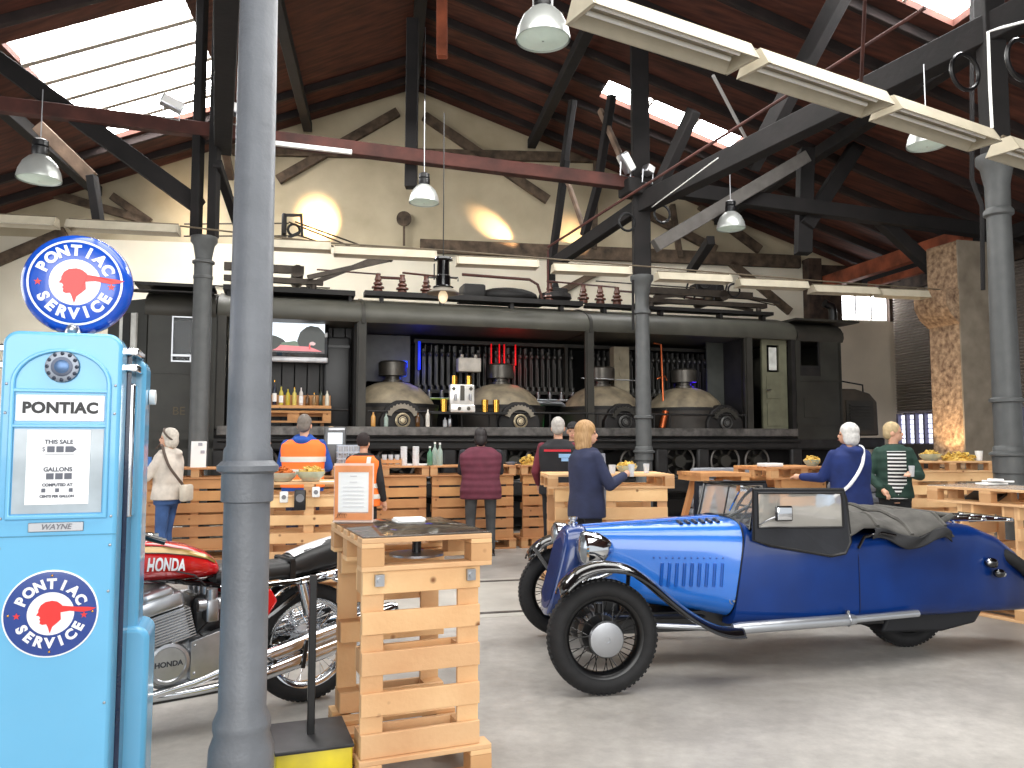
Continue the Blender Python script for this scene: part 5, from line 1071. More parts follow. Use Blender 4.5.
g = MB(); g.cyl((.62, .17, .27), (.62, .27, .27), .01, n=8); g.cyl((.62, .25, .27), (.62, .36, .27), .02, n=12); g.tube([(.55, .22, .3), (.42, .24, .29), (.42, .33, .29)], .012); ob('foot_peg', g, M_black, bike)
for o in list(bike.children):
    if o.name.startswith(('crankcase', 'foot_peg')): o.location = (-.10, 0, .05)
for s in (-1, 1):
    for k in (0, 1):
        dz = .085 * k
        g = MB(); g.tube([(1.04, s * (.06 + .12 * k), .52), (1.13, s * (.07 + .12 * k), .46), (1.14, s * (.11 + .09 * k), .3), (1.02, s * (.18 + .02 * k), .225), (.7, s * .2, .225 + dz * .5), (.5, s * .21, .235 + dz)], .021, n=12); ob('exhaust_pipe', g, M_chrome, bike)
        g = MB(); g.tube([(.5, s * .21, .22 + dz), (.36, s * .215, .255 + dz), (.1, s * .22, .31 + dz), (-.25, s * .22, .385 + dz), (-.42, s * .22, .42 + dz), (-.46, s * .22, .428 + dz)], [.022, .038, .046, .05, .044, .03], n=16); ob('muffler', g, M_chrome, bike)
    g = MB(); g.box((.13, s * .27, .34), (.02, .012, .15), 0, Matrix.Rotation(R(-8), 3, 'Y')); ob('muffler_bracket', g, M_black, bike)
# fork, lamp, bars
g = MB()
for s in (-1, 1): g.cyl((1.455, s * .1, .335), (1.16, s * .1, .98), .02, n=12); g.cyl((1.455, s * .1, .335), (1.3, s * .1, .66), .028, n=12)
g.box((1.17, 0, .94), (.06, .26, .03)); g.box((1.23, 0, .8), (.06, .26, .03)); ob('fork', g, M_chrome, bike)
g = MB(); g.tube([(.92, .38, 1.02), (1.04, .34, 1.06), (1.12, .16, 1.08), (1.14, .08, .99), (1.14, -.08, .99), (1.12, -.16, 1.08), (1.04, -.34, 1.06), (.92, -.38, 1.02)], .011); [g.cyl((.9, s * .385, 1.015), (1.02, s * .345, 1.055), .017, n=12) for s in (-1, 1)]; ob('handlebar', g, M_blackgloss, bike)
g = MB(); g.lathe([(.02, -.12), (.07, -.09), (.088, 0), (.085, .02), (.001, .035)], (1.29, 0, .86), (1, 0, 0), n=28); ob('headlamp', g, M_chrome, bike)
g = MB(); g.tube([(.45, .12, .3), (.42, .2, .1), (.4, .24, .01)], .01); ob('kick_stand', g, M_black, bike)

# ================================================================== barrier post on its yellow block
t = thing('barrier_post', 'black barrier post on a square yellow block beside the tall pallet table', 'barrier post', (-.898, 3.67, 0), R(20))
g = MB(); g.rbox((0, 0, .095), (.32, .36, .19), .008); ob('yellow_block', g, mat('worn_yellow_paint', (226, 206, 40), .5, col2=(196, 176, 50), scale=7), t)
g = MB(); g.rbox((0, 0, .197), (.33, .375, .016), .004); ob('top_plate', g, mat('black_plate', (46, 46, 48), .5, var=.3, scale=9), t)
g = MB(); g.bb((-.016, -.016, .2), (.016, .016, .90)); ob('post', g, M_black, t, bevel=.003)
# ================================================================== the blue three wheeled roadster
CO = V((.42, 5.58, 0)); CR = R(10)
car = thing('roadster', 'blue vintage three wheeled roadster with black wings and folded hood', 'car', CO, CR)
M_blue = mat('bonnet_blue', (38, 112, 206), .2, var=.05, scale=2, coat=.7)
M_blue2 = mat('body_blue', (10, 54, 126), .28, col2=(8, 32, 82), scale=1.6, coat=.1, spec=.25)
M_wing = mat('black_wing', (12, 12, 14), .15, coat=.8, var=.1)
M_cloth = mat('grey_black_hood_cloth', (88, 86, 82), .85, var=.2, scale=8, bump=.15)
M_leather = mat('dark_leather', (40, 36, 36), .5, bump=.1)
M_pane = mat('perspex_pane', (226, 222, 212), .1, var=.02, alpha=.34, spec=.3)
def surf(secs, x, f, side=-1, off=.002, sq=4.2, flat=.45):
    """point on a lofted skin; f = 0 at the keel, .5 widest, 1 on the crown"""
    for i in range(len(secs) - 1):
        if secs[i][0] <= x <= secs[i + 1][0]:
            t = (x - secs[i][0]) / (secs[i + 1][0] - secs[i][0]); q = [secs[i][j] + (secs[i + 1][j] - secs[i][j]) * t for j in range(4)]; break
    else: q = secs[0] if x < secs[0][0] else secs[-1]
    zb, zt, hw = q[1:4]; zm = zb + (zt - zb) * flat; a = -PI / 2 + PI * f; c, s = math.cos(a), math.sin(a)
    return V((x, side * abs(c) ** (2 / sq) * (hw + off), zm + math.copysign(abs(s) ** (2 / sq), s) * ((zt - zm if s > 0 else zm - zb) + off)))
def f_of_z(secs, x, z, **k):
    lo, hi = .02, .98
    for _ in range(30):
        m = (lo + hi) / 2
        if surf(secs, x, m, **k).z < z: lo = m
        else: hi = m
    return (lo + hi) / 2
def loft_secs(secs, n=36, sq=3.2, flat=.45):
    g = MB(); fine = []
    for i in range(len(secs) - 1):
        for k in range(4):
            t = k / 4; fine.append([secs[i][j] + (secs[i + 1][j] - secs[i][j]) * t for j in range(4)])
    fine.append(secs[-1]); g.loft([sect(*q, n=n, sq=sq, flat=flat) for q in fine]); return g
HS = [(.06, .47, .925, .185), (.3, .43, .938, .24), (.6, .385, .952, .315), (.9, .345, .967, .385), (1.075, .325, .975, .42)]
def rake(g, kind):
    out = []
    for x, y, z in g.v:
        if kind == 'bon' and x > .8: x -= (x - .8) / .275 * (.965 - z) * .17
        if kind == 'body' and x < 1.4: x -= min(1, (1.4 - x) / .32) * (.965 - z) * .17
        out.append((x, y, z))
    g.v = out; return g
bon = ob('bonnet', rake(loft_secs(HS, sq=4.2), 'bon'), M_blue, car, smooth=60)
BS = [(1.08, .29, .965, .435), (1.2, .29, .90, .48), (1.4, .29, .865, .525), (1.7, .295, .86, .55), (2.0, .305, .885, .55), (2.3, .315, .915, .525), (2.55, .305, .935, .485), (2.8, .305, .915, .43), (3.05, .29, .83, .35), (3.25, .275, .715, .27), (3.42, .265, .59, .19), (3.50, .28, .50, .12), (3.53, .32, .45, .07)]
body = ob('body', rake(loft_secs(BS, sq=8, flat=.5), 'body'), M_blue2, car, smooth=60)
g = MB(); g.tube([surf(HS, 1.078, f, -1, .004) for f in [k / 20 for k in range(2, 21)]] + [surf(HS, 1.078, f, 1, .004) for f in [k / 20 for k in range(20, 1, -1)]], .006, n=6); rake(g, 'bon'); ob('bonnet_seam', g, M_black, bon)
g = MB(); g.tube([surf(HS, x, 1, 1, .003) for x in (.07, .3, .6, .9, 1.07)], .005, n=6); ob('bonnet_hinge', g, M_blue, bon)
# louvres on the side and top of the bonnet
g = MB()
for side in (-1, 1):
    for k in range(9):
        x = .52 + .048 * k; pts = [surf(HS, x + .012 * (j / 6), f_of_z(HS, x, .55 + .15 * j / 6), side, .004) for j in range(7)]; g.tube(pts, .011, n=6)
    for k in range(12): x = .48 + .04 * k; g.ell(surf(HS, x, f_of_z(HS, x, .735), side, .002), .007, 8, 6)
ob('side_louvres', g, mat('louvre_blue', (24, 84, 170), .3, coat=.4), bon)
g = MB()
for k in range(6):
    x = .70 + .05 * k; pts = [surf(HS, x, f, -1, .004) for f in (.86, .885, .91, .935)]; g.tube(pts, .013, n=6)
ob('top_louvres', g, mat('louvre_dark', (18, 30, 54), .4), bon)
g = MB(); p = surf(HS, .98, f_of_z(HS, .98, .46), -1, .006); g.torus(p, (0, 1, 0), .022, .005, 16, 6); g.cyl(p, p + V((0, -.02, 0)), .008, n=8); ob('bonnet_catch', g, M_steel, bon)
# radiator shell, cap, lamps
g = MB(); g.loft([sect(x, zb, zt, hw, 28, 2.8, .5) for x, zb, zt, hw in ((-.06, .42, .90, .165), (-.05, .41, .925, .18), (.02, .41, .935, .19), (.06, .42, .93, .187))]); g.v = [(x - (.93 - z) * .3, y, .93 - (.93 - z) * 1.15) for x, y, z in g.v]; rad = ob('radiator_shell', g, mat('dark_blue_shell', (26, 56, 118), .25, coat=.5), car, smooth=50)
g = MB(); g.loft([sect(x, .45, .89, .145, 28, 2.8, .5) for x in (-.066, -.058)]); [g.box((-.068, -.13 + .02 * k, .67), (.006, .005, .38 - abs(k - 6.5) * .012)) for k in range(14)]; g.v = [(x - (.93 - z) * .3, y, .93 - (.93 - z) * 1.15) for x, y, z in g.v]; ob('grille', g, mat('blue_stone_guard', (30, 52, 104), .4), rad)
g = MB(); g.lathe([(.03, .925), (.035, .95), (.022, .955), (.022, .965), (.034, .97), (.034, .985), (.01, .99)], (.0, 0, 0), n=20); ob('radiator_cap', g, M_chrome, rad)
for s, z in ((-1, .80), (1, .83)):
    g = MB(); g.lathe([(.012, .12), (.05, .1), (.082, .04), (.09, -.01), (.092, -.03), (.085, -.04)], (-.02, s * .30, z), (1, 0, 0), n=30, caps=False); g.v = [tuple(V((.04 if s < 0 else -.02, s * .30, z)) + (V(v) - V((-.02, s * .30, z))) * (1.32 if s < 0 else 1)) for v in g.v]; hl = ob('headlamp', g, M_chrome, car)
    g = MB(); g.lathe([(.086, -.035), (.06, -.055), (.001, -.062)], (-.02, s * .30, z), (1, 0, 0), n=30); g.v = [tuple(V((.04 if s < 0 else -.02, s * .30, z)) + (V(v) - V((-.02, s * .30, z))) * (1.32 if s < 0 else 1)) for v in g.v]; ob('lens', g, mat('lamp_lens', (150, 156, 162), .1, .7) if 'lamp_lens' not in MATS else MATS['lamp_lens'], hl)
    g = MB(); g.tube([(0, s * .30, z - .08), (.02, s * .26, z - .2), (.06, s * .18, z - .24)], .016); ob('lamp_bracket', g, M_chrome, hl)
g = MB(); g.ell((.06, -.2, .64), (.075, .05, .075)); g.lathe([(.06, 0), (.05, .05), (.02, .12), (.015, .2)], (.02, -.21, .57), (.6, -.2, .25), n=20); ob('horn', g, M_chrome, car)
g = MB(); g.rbox((.12, 0, .34), (.34, .34, .3), .05); g.cyl((0, -.66, .34), (0, .66, .34), .022, n=10); g.cyl((.0, -.62, .46), (.0, .62, .46), .02, n=10); [g.cyl((0, s * .62, .26), (0, s * .62, .52), .026, n=10) for s in (-1, 1)]; [g.tube([(.1, s * .6, .42), (.5, s * .35, .36), (1.0, s * .2, .32)], .015) for s in (-1, 1)]; ob('front_axle', g, M_black, car)
g = MB(); g.bb((.1, -.26, .24), (2.5, .26, .37)); g.bb((1.1, -.36, .26), (2.1, .36, .34)); ob('chassis', g, M_black, car)
# wheels
M_rimblack = mat('rim_black', (14, 14, 15), .3, var=.1)
wk = dict(rimm=M_rimblack, spm=M_rimblack, hub_r=.075, hub_w=.16, nsp=40, spoke_r=.003, tyre_r=.062)
wl = wheel(car, (0, -.70, .34), .34, .12, name='front_wheel', **wk)
g = MB(); g.lathe([(.105, .075), (.108, .085), (.10, .098), (.06, .104), (.018, .105), (.017, .098), (.001, .098)], (0, -.70, .34), (0, -1, 0), n=40); ob('hub_cap', g, M_steel, wl)
wl = wheel(car, (.10, .77, .34), .34, .12, name='front_wheel', **wk)
g = MB(); g.lathe([(.105, .075), (.108, .085), (.10, .098), (.06, .104), (.001, .105)], (.10, .77, .34), (0, 1, 0), n=40); ob('hub_cap', g, M_steel, wl)
g = MB(); g.lathe([(.12, -.05), (.13, 0), (.12, .05)], (0.05, .68, .34), (0, 1, 0), n=30); ob('brake_drum', g, M_black, car)
g = MB(); g.lathe([(.12, -.05), (.13, 0), (.12, .05)], (0, -.62, .34), (0, 1, 0), n=30); ob('brake_drum', g, M_black, car)
rw = wheel(car, (2.52, 0, .34), .34, .13, name='rear_wheel', **wk)
g = MB(); [g.cyl((2.52, s * .03, .34), (2.52, s * .05, .34), .225, n=40) for s in (-1, 1)]; ob('wheel_disc', g, M_black, rw)
g = MB(); g.prism([(2.12, .18), (2.2, .34), (2.95, .34), (2.86, .22), (2.6, .17)], 'y', -.30, .30); ob('rear_skirt', g, mat('skirt_black', (16, 18, 24), .6), car, bevel=.02)
# wings flowing into a short running board
wp = [(-.27, .635), (-.25, .665), (-.21, .705), (-.14, .752), (-.02, .782), (.14, .765), (.28, .685), (.42, .57), (.56, .465), (.70, .385), (.82, .345), (.93, .335)]
def smooth_path(p, n=4):
    out = []
    for i in range(len(p) - 1):
        a = p[max(i - 1, 0)]; b = p[i]; c = p[i + 1]; d = p[min(i + 2, len(p) - 1)]
        for k in range(n):
            t = k / n; out.append(tuple(.5 * (2 * b[j] + (c[j] - a[j]) * t + (2 * a[j] - 5 * b[j] + 4 * c[j] - d[j]) * t * t + (3 * b[j] - a[j] - 3 * c[j] + d[j]) * t ** 3) for j in range(len(b))))
    out.append(p[-1]); return out
wps = smooth_path(wp)
for s in (-1, 1):
    def wing(u, v):
        i = u * (len(wps) - 1); k = min(int(i), len(wps) - 2); t = i - k; x = wps[k][0] + (wps[k + 1][0] - wps[k][0]) * t; z = wps[k][1] + (wps[k + 1][1] - wps[k][1]) * t
        wdt = .115 * min(1, .55 + u * 4) * (1 if u < .6 else 1 - .5 * (u - .6) / .4); cy = .71 - (.0 if u < .6 else .08 * (u - .6) / .4)
        q = v * 2 - 1; return V((x + (.10 if s > 0 else 0), s * (cy + (.06 if s > 0 else 0) + q * wdt), z - .045 * abs(q) ** 2.6))
    g = MB(); g.grid(wing, 44, 12); w_ = ob('front_wing', g, M_wing, car, smooth=60, solid=.008)
    g = MB(); g.tube([wing(k / 44, 0 if s < 0 else 0) for k in range(45)], .007, n=6); g.tube([wing(k / 44, 1) for k in range(45)], .008, n=6); ob('wing_bead', g, M_blackgloss, w_)
    g = MB(); g.cyl((-.15, s * .6, .7), (-.05, s * .3, .5), .014, n=8); g.cyl((.2, s * .6, .68), (.3, s * .26, .5), .014, n=8); ob('wing_stay', g, M_black, w_)
# silver exhaust along both sides
for s in (-1, 1):
    g = MB(); g.tube([(.88, s * .60, .325), (.93, s * .60, .327), (1.7, s * .595, .35), (1.73, s * .595, .351)], [.03, .037, .037, .03], n=16); g.tube([(1.7, s * .595, .35), (2.2, s * .58, .37)], .023, n=14); ex = ob('exhaust', g, mat('silver_exhaust', (186, 190, 196), .3, .8, var=.05) if s < 0 else MATS['silver_exhaust'], car)
    g = MB(); g.cyl((.34, s * .42, .33), (.92, s * .58, .315), .018, n=10); ob('front_pipe', g, M_steel, ex)
    g = MB(); g.torus((1.68, s * .595, .35), (1, 0, 0), .038, .006, 20, 6); g.bb((1.67, s * .595 - .01, .345), (1.69, s * .595 + .01, .41)); ob('clip', g, M_steel, ex)
# cockpit: dark well, seat, wheel, dash
g = MB(); g.prism([(1.16, -.44), (1.74, -.47), (1.74, .47), (1.16, .44)], 'z', .84, .905); ob('cockpit_trim', g, M_leather, car, bevel=.01)
g = MB(); g.rbox((1.70, 0, .90), (.16, .9, .2), .06); ob('seat_back', g, M_leather, car)
g = MB(); c = V((1.40, .20, 1.02)); ax = V((-.8, 0, .5)); g.torus(c, (-.85, 0, .5), .165, .012, 36, 8); [g.cyl(c, c + Matrix.Rotation(2 * PI * k / 4, 3, V((-.85, 0, .5)).normalized()) @ V((0, .165, 0)), .008, n=6) for k in range(4)]; g.cyl(c, c + V((-.26, 0, -.12)), .014, n=8); ob('steering_wheel', g, M_black, car)
def scr(y, z): return V((1.10 + (z - .93) * .22, y, z))
g = MB(); fr = [scr(-.43, .93), scr(-.43, 1.19), scr(.43, 1.19), scr(.43, .93)]; g.tube(fr, .014, n=8, closed=True); g.cyl(scr(0, .965), scr(0, 1.19), .006, n=6); [g.cyl(scr(s * .43, .94), (1.42, s * .47, .88), .01, n=6) for s in (-1, 1)]; ws = ob('windscreen_frame', g, M_blackgloss, car)
g = MB(); g.add([scr(-.42, .935), scr(.42, .935), scr(.42, 1.18), scr(-.42, 1.18)], [(0, 1, 2, 3)]); ob('windscreen_pane', g, mat('windscreen_glass', (214, 220, 220), .05, var=0, alpha=.12), ws, smooth=0)
g = MB(); g.cyl(scr(-.2, 1.17) + V((-.01, 0, 0)), scr(-.1, 1.02) + V((-.01, 0, 0)), .006, n=6); g.box(scr(-.2, 1.18), (.05, .06, .04)); ob('wiper', g, M_chrome, ws)
for s in (-1, 1):
    Yp = s * .485
    out = [(1.10, 1.19), (1.715, 1.185), (1.73, 1.12), (1.745, .84), (1.70, .77), (1.60, .755), (1.20, .825), (1.09, .86)]
    inn = [(1.13, 1.165), (1.69, 1.162), (1.70, 1.115), (1.70, .945), (1.68, .94), (1.4, .94), (1.2, .94), (1.125, .94)]
    Yo = [Yp - s * 0 for _ in out]
    g = MB(); n = len(out); yv = lambda x, z: s * (.475 + .08 * max(0, (1.0 - z)) + .06 * max(0, min(1, (x - 1.1) / .5)))
    vs = [(x, yv(x, z), z) for x, z in out] + [(x, yv(x, z), z) for x, z in inn]; fs = [(i, (i + 1) % n, n + (i + 1) % n, n + i) for i in range(n)]
    g.add(vs, fs); ss = ob('side_screen', g, mat('side_screen_cloth', (30, 32, 38), .8, bump=.1) if s < 0 else MATS['side_screen_cloth'], car, smooth=0, solid=.012)
    g = MB(); g.tube([V((x, yv(x, z), z)) for x, z in out], .011, n=6, closed=True); g.tube([V((x, yv(x, z) + s * .005, z)) for x, z in inn], .007, n=6, closed=True); ob('edge_piping', g, M_black, ss)
    g = MB(); g.add([(x, yv(x, z), z) for x, z in inn], [tuple(range(n))]); ob('perspex', g, M_pane, ss, smooth=0)
    if s < 0:
        g = MB(); g.tube([(1.13, yv(1.1, .95) - .01, .955), (1.17, yv(1.1, 1) - .05, .99), (1.24, yv(1.1, 1) - .07, 1.02)], .006, n=6); mr = ob('mirror_arm', g, M_steel, car)
        g = MB(); g.rbox((1.275, yv(1.1, 1) - .075, 1.035), (.12, .02, .10), .01); ob('mirror', g, M_blackgloss, mr)
        g = MB(); g.rbox((1.275, yv(1.1, 1) - .088, 1.035), (.10, .004, .08), .003); ob('mirror_back', g, M_chrome, mr)
# folded hood cloth behind the seats
def cloth(u, v):
    x = 1.74 + u * .82; y = -.56 + 1.12 * v; ed = abs(v - .5) * 2
    z = 1.0 - .02 * u + .022 * math.sin(u * 9 + v * 3) + .014 * math.sin(v * 17 + u * 5) + .012 * mnoise.noise(V((u * 6, v * 6, 2)))
    z -= (.07 + .01 * math.sin(u * 12)) * max(0, (ed - .72) / .28) ** 1.5 * (1.0 + .5 * math.sin(PI * u))
    z -= .05 * max(0, (.12 - u) / .12) + .06 * max(0, (u - .9) / .1)
    return V((x, y * (1 - .12 * u), z))
g = MB(); g.grid(cloth, 40, 40); hd = ob('folded_hood', g, M_cloth, car, smooth=60, solid=.012)
for s in (-1, 1):
    def flap(u, v):
        x = 1.92 + u * .60; top = cloth((x - 1.74) / .82, 0 if s < 0 else 1)
        dz = (.085 - .03 * u - .06 * max(0, .3 - u)) * v; return V((x - .03 * v * (1 - u), top.y + s * (.012 + .025 * v + .012 * math.sin(u * 14 + v * 4)), top.z - dz + .012 * math.sin(u * 11) * v))
    g = MB(); g.grid(flap, 24, 8); ob('hood_flap', g, mat('dark_hood_cloth', (34, 34, 36), .85, bump=.15) if s < 0 else MATS['dark_hood_cloth'], hd, smooth=60, solid=.01)
for k in range(3): g = MB(); x = 1.95 + k * .27; g.tube([cloth((x - 1.74) / .82, v) + V((0, 0, .012)) for v in [i / 16 for i in range(17)]], .016, n=6); ob('hood_bow', g, M_cloth, hd)
g = MB(); g.tube([(2.5, -.44, .95), (2.6, -.42, .985), (2.6, .42, .985), (2.5, .44, .95)], .022, n=10); ob('hood_bar', g, M_cloth, hd)
g = MB(); [g.tube([(1.80, s * .55, .80), (1.84, s * .56, .875), (1.96, s * .57, .90), (2.06, s * .575, .88)], .01, n=6) for s in (-1, 1)]; ob('hood_iron', g, M_blackgloss, hd)
# luggage carrier, tail lamp, spare tyre on the sloping tail
g = MB(); [g.cyl((2.62, y, .945), (3.25, y, .93), .011, n=8) for y in (-.24, -.12, 0, .12, .24)]; [g.cyl((x, -.27, .94), (x, .27, .94), .011, n=8) for x in (2.7, 3.0, 3.22)]; [g.cyl((2.75, y, .94), (2.8, y, .86), .01, n=8) for y in (-.24, .24)]; ob('luggage_rack', g, M_chrome, car)
g = MB(); g.torus((3.18, 0, .652), (.52, 0, .85), .315, .042, 48, 12); sp_ = ob('spare_tyre', g, M_rubber, car)
for s in (-1, 1):
    p = surf(BS, 2.93, f_of_z(BS, 2.93, .64, sq=6), s, .0, sq=6)
    g = MB(); g.ell(p + V((-.03, s * .035, .02)), (.05, .035, .035)); g.ell(p + V((.03, s * .035, -.055)), (.045, .032, .032)); g.cyl(p, p + V((0, s * .04, 0)), .02, n=10); tl2 = ob('tail_lamp', g, M_blackgloss, car)
    g = MB(); g.ell(p + V((-.055, s * .04, .025)), (.022, .025, .025)); g.ell(p + V((.055, s * .04, -.06)), (.022, .022, .022)); ob('lamp_glint', g, M_chrome, tl2)
# door seam
g = MB(); g.tube([surf(BS, 1.80, f, -1, .003, sq=6) for f in [.1 + .6 * k / 16 for k in range(17)]], .003, n=5); ob('body_seam', g, mat('seam_navy', (10, 22, 66), .5), body)
# ================================================================== people
def fuse(mb, voxel=.012, it=4, fac=.5):
    me = bpy.data.meshes.new('tmp'); me.from_pydata(mb.v, [], mb.f); b = bmesh.new(); b.from_mesh(me); bmesh.ops.recalc_face_normals(b, faces=b.faces); b.to_mesh(me); b.free()
    o = bpy.data.objects.new('tmp', me); C.objects.link(o)
    m = o.modifiers.new('r', 'REMESH'); m.mode = 'VOXEL'; m.voxel_size = voxel
    if it: m2 = o.modifiers.new('s', 'SMOOTH'); m2.iterations = it; m2.factor = fac
    dg = bpy.context.evaluated_depsgraph_get(); dg.update()
    r = bpy.data.meshes.new_from_object(o.evaluated_get(dg)); bpy.data.objects.remove(o); bpy.data.meshes.remove(me)
    return r
def obm(name, me, m, parent):
    me.materials.clear(); me.materials.append(m); me.polygons.foreach_set('use_smooth', [True] * len(me.polygons)); me.name = name
    return link(name, me, parent)
def fabric(name, col, quilt=0, **k):
    m = mat(name, col, .85, var=.12, scale=9, bump=.08, **k)
    if quilt:
        nt = m.node_tree; N = nt.nodes; L = nt.links; tc = [n for n in N if n.type == 'TEX_COORD'][0]
        w = N.new('ShaderNodeTexWave'); w.bands_direction = 'Z'; w.inputs['Scale'].default_value = quilt; w.inputs['Distortion'].default_value = .6; w.wave_profile = 'SIN'
        L.new(tc.outputs['Object'], w.inputs['Vector']); bp = N.new('ShaderNodeBump'); bp.inputs['Strength'].default_value = .28; bp.inputs['Distance'].default_value = .02
        L.new(w.outputs['Fac'], bp.inputs['Height']); L.new(bp.outputs['Normal'], N['Principled BSDF'].inputs['Normal'])
    return m
M_skin = mat('skin', (214, 164, 136), .55, var=.06, scale=6)
M_lip = mat('lips', (176, 104, 96), .5); M_eye = mat('eye_dark', (40, 32, 30), .2)
TOR = [(.74, .178, .128), (.90, .182, .132), (1.05, .162, .118), (1.2, .178, .128), (1.32, .192, .128), (1.39, .182, .115), (1.44, .118, .085), (1.485, .066, .066)]
def person(label, px, Y, rz, H, arms, top, legs, hair, top_m, leg_m, hair_m, hem=.80, fem=False, lean=0, turn=0, vest=None, sleeve_m=None, shoe_m=None, extra=None, step=.03, lift=0, wide=1.0):
    s = H / 1.735; X = (px - 512) / FPX * Y
    t = thing('person', label, 'person', (X, Y, 0), R(rz), 'visitors in the hall')
    W = (.92 if fem else 1.0) * wide
    def sh(p):
        p = V(p); z = p.z
        if z > .9: p = V((p.x, p.y + lean * (z - .9), z - .10 * abs(lean) * (z - .9)))
        return p * s
    def warp(g): g.v = [tuple(sh(v)) for v in g.v]; return g
    HT = Matrix.Translation((0, 0, 1.5)) @ Matrix.Rotation(R(turn), 4, 'Z') @ Matrix.Translation((0, 0, -1.5))
    def tor(z, gr=0):
        for i in range(len(TOR) - 1):
            if TOR[i][0] <= z <= TOR[i + 1][0]:
                u = (z - TOR[i][0]) / (TOR[i + 1][0] - TOR[i][0]); return ((TOR[i][1] + (TOR[i + 1][1] - TOR[i][1]) * u) * W + gr, TOR[i][2] + (TOR[i + 1][2] - TOR[i][2]) * u + gr)
        q = TOR[0] if z < TOR[0][0] else TOR[-1]; return (q[1] * W + gr, q[2] + gr)
    def tloft(g, z0, z1, gr, n=40, m=16, flare=0):
        rings = []
        for i in range(m + 1):
            z = z0 + (z1 - z0) * i / m; a, b = tor(z, gr); k = 1 + flare * (1 - i / m) ** 2
            rings.append([(math.copysign(abs(math.cos(2 * PI * j / n)) ** .87, math.cos(2 * PI * j / n)) * a * k, math.copysign(abs(math.sin(2 * PI * j / n)) ** .87, math.sin(2 * PI * j / n)) * b * k, z) for j in range(n)])
        g.loft(rings); return g
    sx = .172 * W
    def arm(side): return [V((side * sx, 0, 1.385)), V(arms[0 if side < 0 else 1][0]), V(arms[0 if side < 0 else 1][1])]
    # --- one continuous body
    g = MB(); tloft(g, .80, 1.45, -.045)
    g.cap((0, -.005, 1.40), (0, .012, 1.55), .058, .05)
    h = MB(); h.ell((0, .0, 1.635), (.073, .092, .1)); h.ell((0, .028, 1.575), (.056, .066, .075)); h.ell((0, .055, 1.545), (.035, .04, .032)); h.ell((0, .098, 1.592), (.013, .018, .024)); h.ell((0, .085, 1.555), (.026, .016, .012)); h.ell((0, .08, 1.63), (.05, .015, .012))
    for q in (-1, 1): h.ell((q * .074, -.002, 1.60), (.012, .022, .032))
    g.add([HT @ V(v) for v in h.v], h.f)
    lx = .092 * W; feet = []
    for q in (-1, 1):
        ky = .03 + (step if q > 0 else -step * .3); ay = (step if q > 0 else -step)
        g.cap((q * lx, 0, .90), (q * (lx + .008), ky, .49), .08, .052); g.cap((q * (lx + .008), ky, .49), (q * (lx + .012), ay, .09), .05, .036); g.cap((q * (lx + .012), ay - .03, .045), (q * (lx + .03), ay + .13, .035), .034, .028); feet.append((q, ay))
        a = arm(q); g.cap(a[0], a[1], .046, .037); g.cap(a[1], a[2], .036, .026)
        d = (a[2] - a[1]).normalized(); side = d.cross(V((0, 0, 1))); side = side.normalized() if side.length > .1 else V((1, 0, 0)); nrm = side.cross(d)
        p = a[2]; g.cap(p, p + d * .07, .024, .034, 10)
        for k in range(4):
            o_ = p + d * .085 + side * (.026 - .0175 * k); L_ = (.036, .042, .039, .03)[k]; m1 = o_ + d * L_ - nrm * .006; m2 = m1 + d * L_ * .45 - nrm * L_ * .6; g.cap(o_ - d * .02, m1, .0098, .009, 8); g.cap(m1, m2, .009, .0075, 8)
        th = p + d * .03 - side * q * .03; g.cap(th, th + d * .035 - side * q * .022 - nrm * .012, .0115, .0095, 8); g.cap(th + d * .035 - side * q * .022 - nrm * .012, th + d * .06 - side * q * .018 - nrm * .024, .0095, .008, 8)
    warp(g); obm('body', fuse(g, .0075, 2), M_skin, t)
    for q in (-1, 1):
        e = MB(); e.ell(HT @ V((q * .031, .083, 1.612)), (.010, .007, .006), 10, 8); ob('eye', warp(e), M_eye, t)
    e = MB(); e.ell(HT @ V((0, .098, 1.552)), (.02, .006, .006), 10, 8); ob('lips', warp(e), M_lip, t)
    # --- hair or cap
    if hair:
        e = MB()
        if hair == 'short': e.ell((0, -.012, 1.648), (.083, .098, .098)); e.ell((0, -.045, 1.60), (.075, .062, .075)); cut = True
        if hair == 'bob': e.ell((0, -.012, 1.65), (.088, .103, .1)); e.ell((0, -.04, 1.58), (.086, .075, .1)); e.ell((-.06, -.0, 1.58), (.03, .055, .085)); e.ell((.06, -.0, 1.58), (.03, .055, .085))
        if hair == 'long': e.ell((0, -.012, 1.65), (.09, .106, .103)); e.ell((0, -.045, 1.57), (.095, .075, .13)); e.ell((0, -.045, 1.49), (.098, .065, .09)); e.ell((-.066, .0, 1.55), (.03, .05, .12)); e.ell((.066, .0, 1.55), (.03, .05, .12))
        if hair == 'cap': e.ell((0, -.005, 1.665), (.083, .1, .08)); e.prism([(-.06, .06), (.06, .06), (.055, .14), (0, .165), (-.055, .14)], 'z', 1.652, 1.664)
        if hair == 'beanie': e.ell((0, -.01, 1.66), (.088, .104, .1)); e.ell((0, -.02, 1.61), (.082, .08, .05))
        e.v = [tuple(HT @ V(v)) for v in e.v]; obm('cap' if hair in ('cap', 'beanie') else 'hair', fuse(warp(e), .009, 3), hair_m, t)
    # --- trousers, shoes
    g = MB(); tloft(g, .84, 1.02, .014, m=6); g.ell((0, 0, .88), (.165 * W, .118, .10))
    for q in (-1, 1):
        ky = .03 + (step if q > 0 else -step * .3); ay = (step if q > 0 else -step)
        g.cap((q * lx, 0, .89), (q * (lx + .008), ky, .49), .096, .072); g.cap((q * (lx + .008), ky, .49), (q * (lx + .012), ay, .10), .07, .058)
    obm('trousers', fuse(warp(g), .012, 4), leg_m, t)
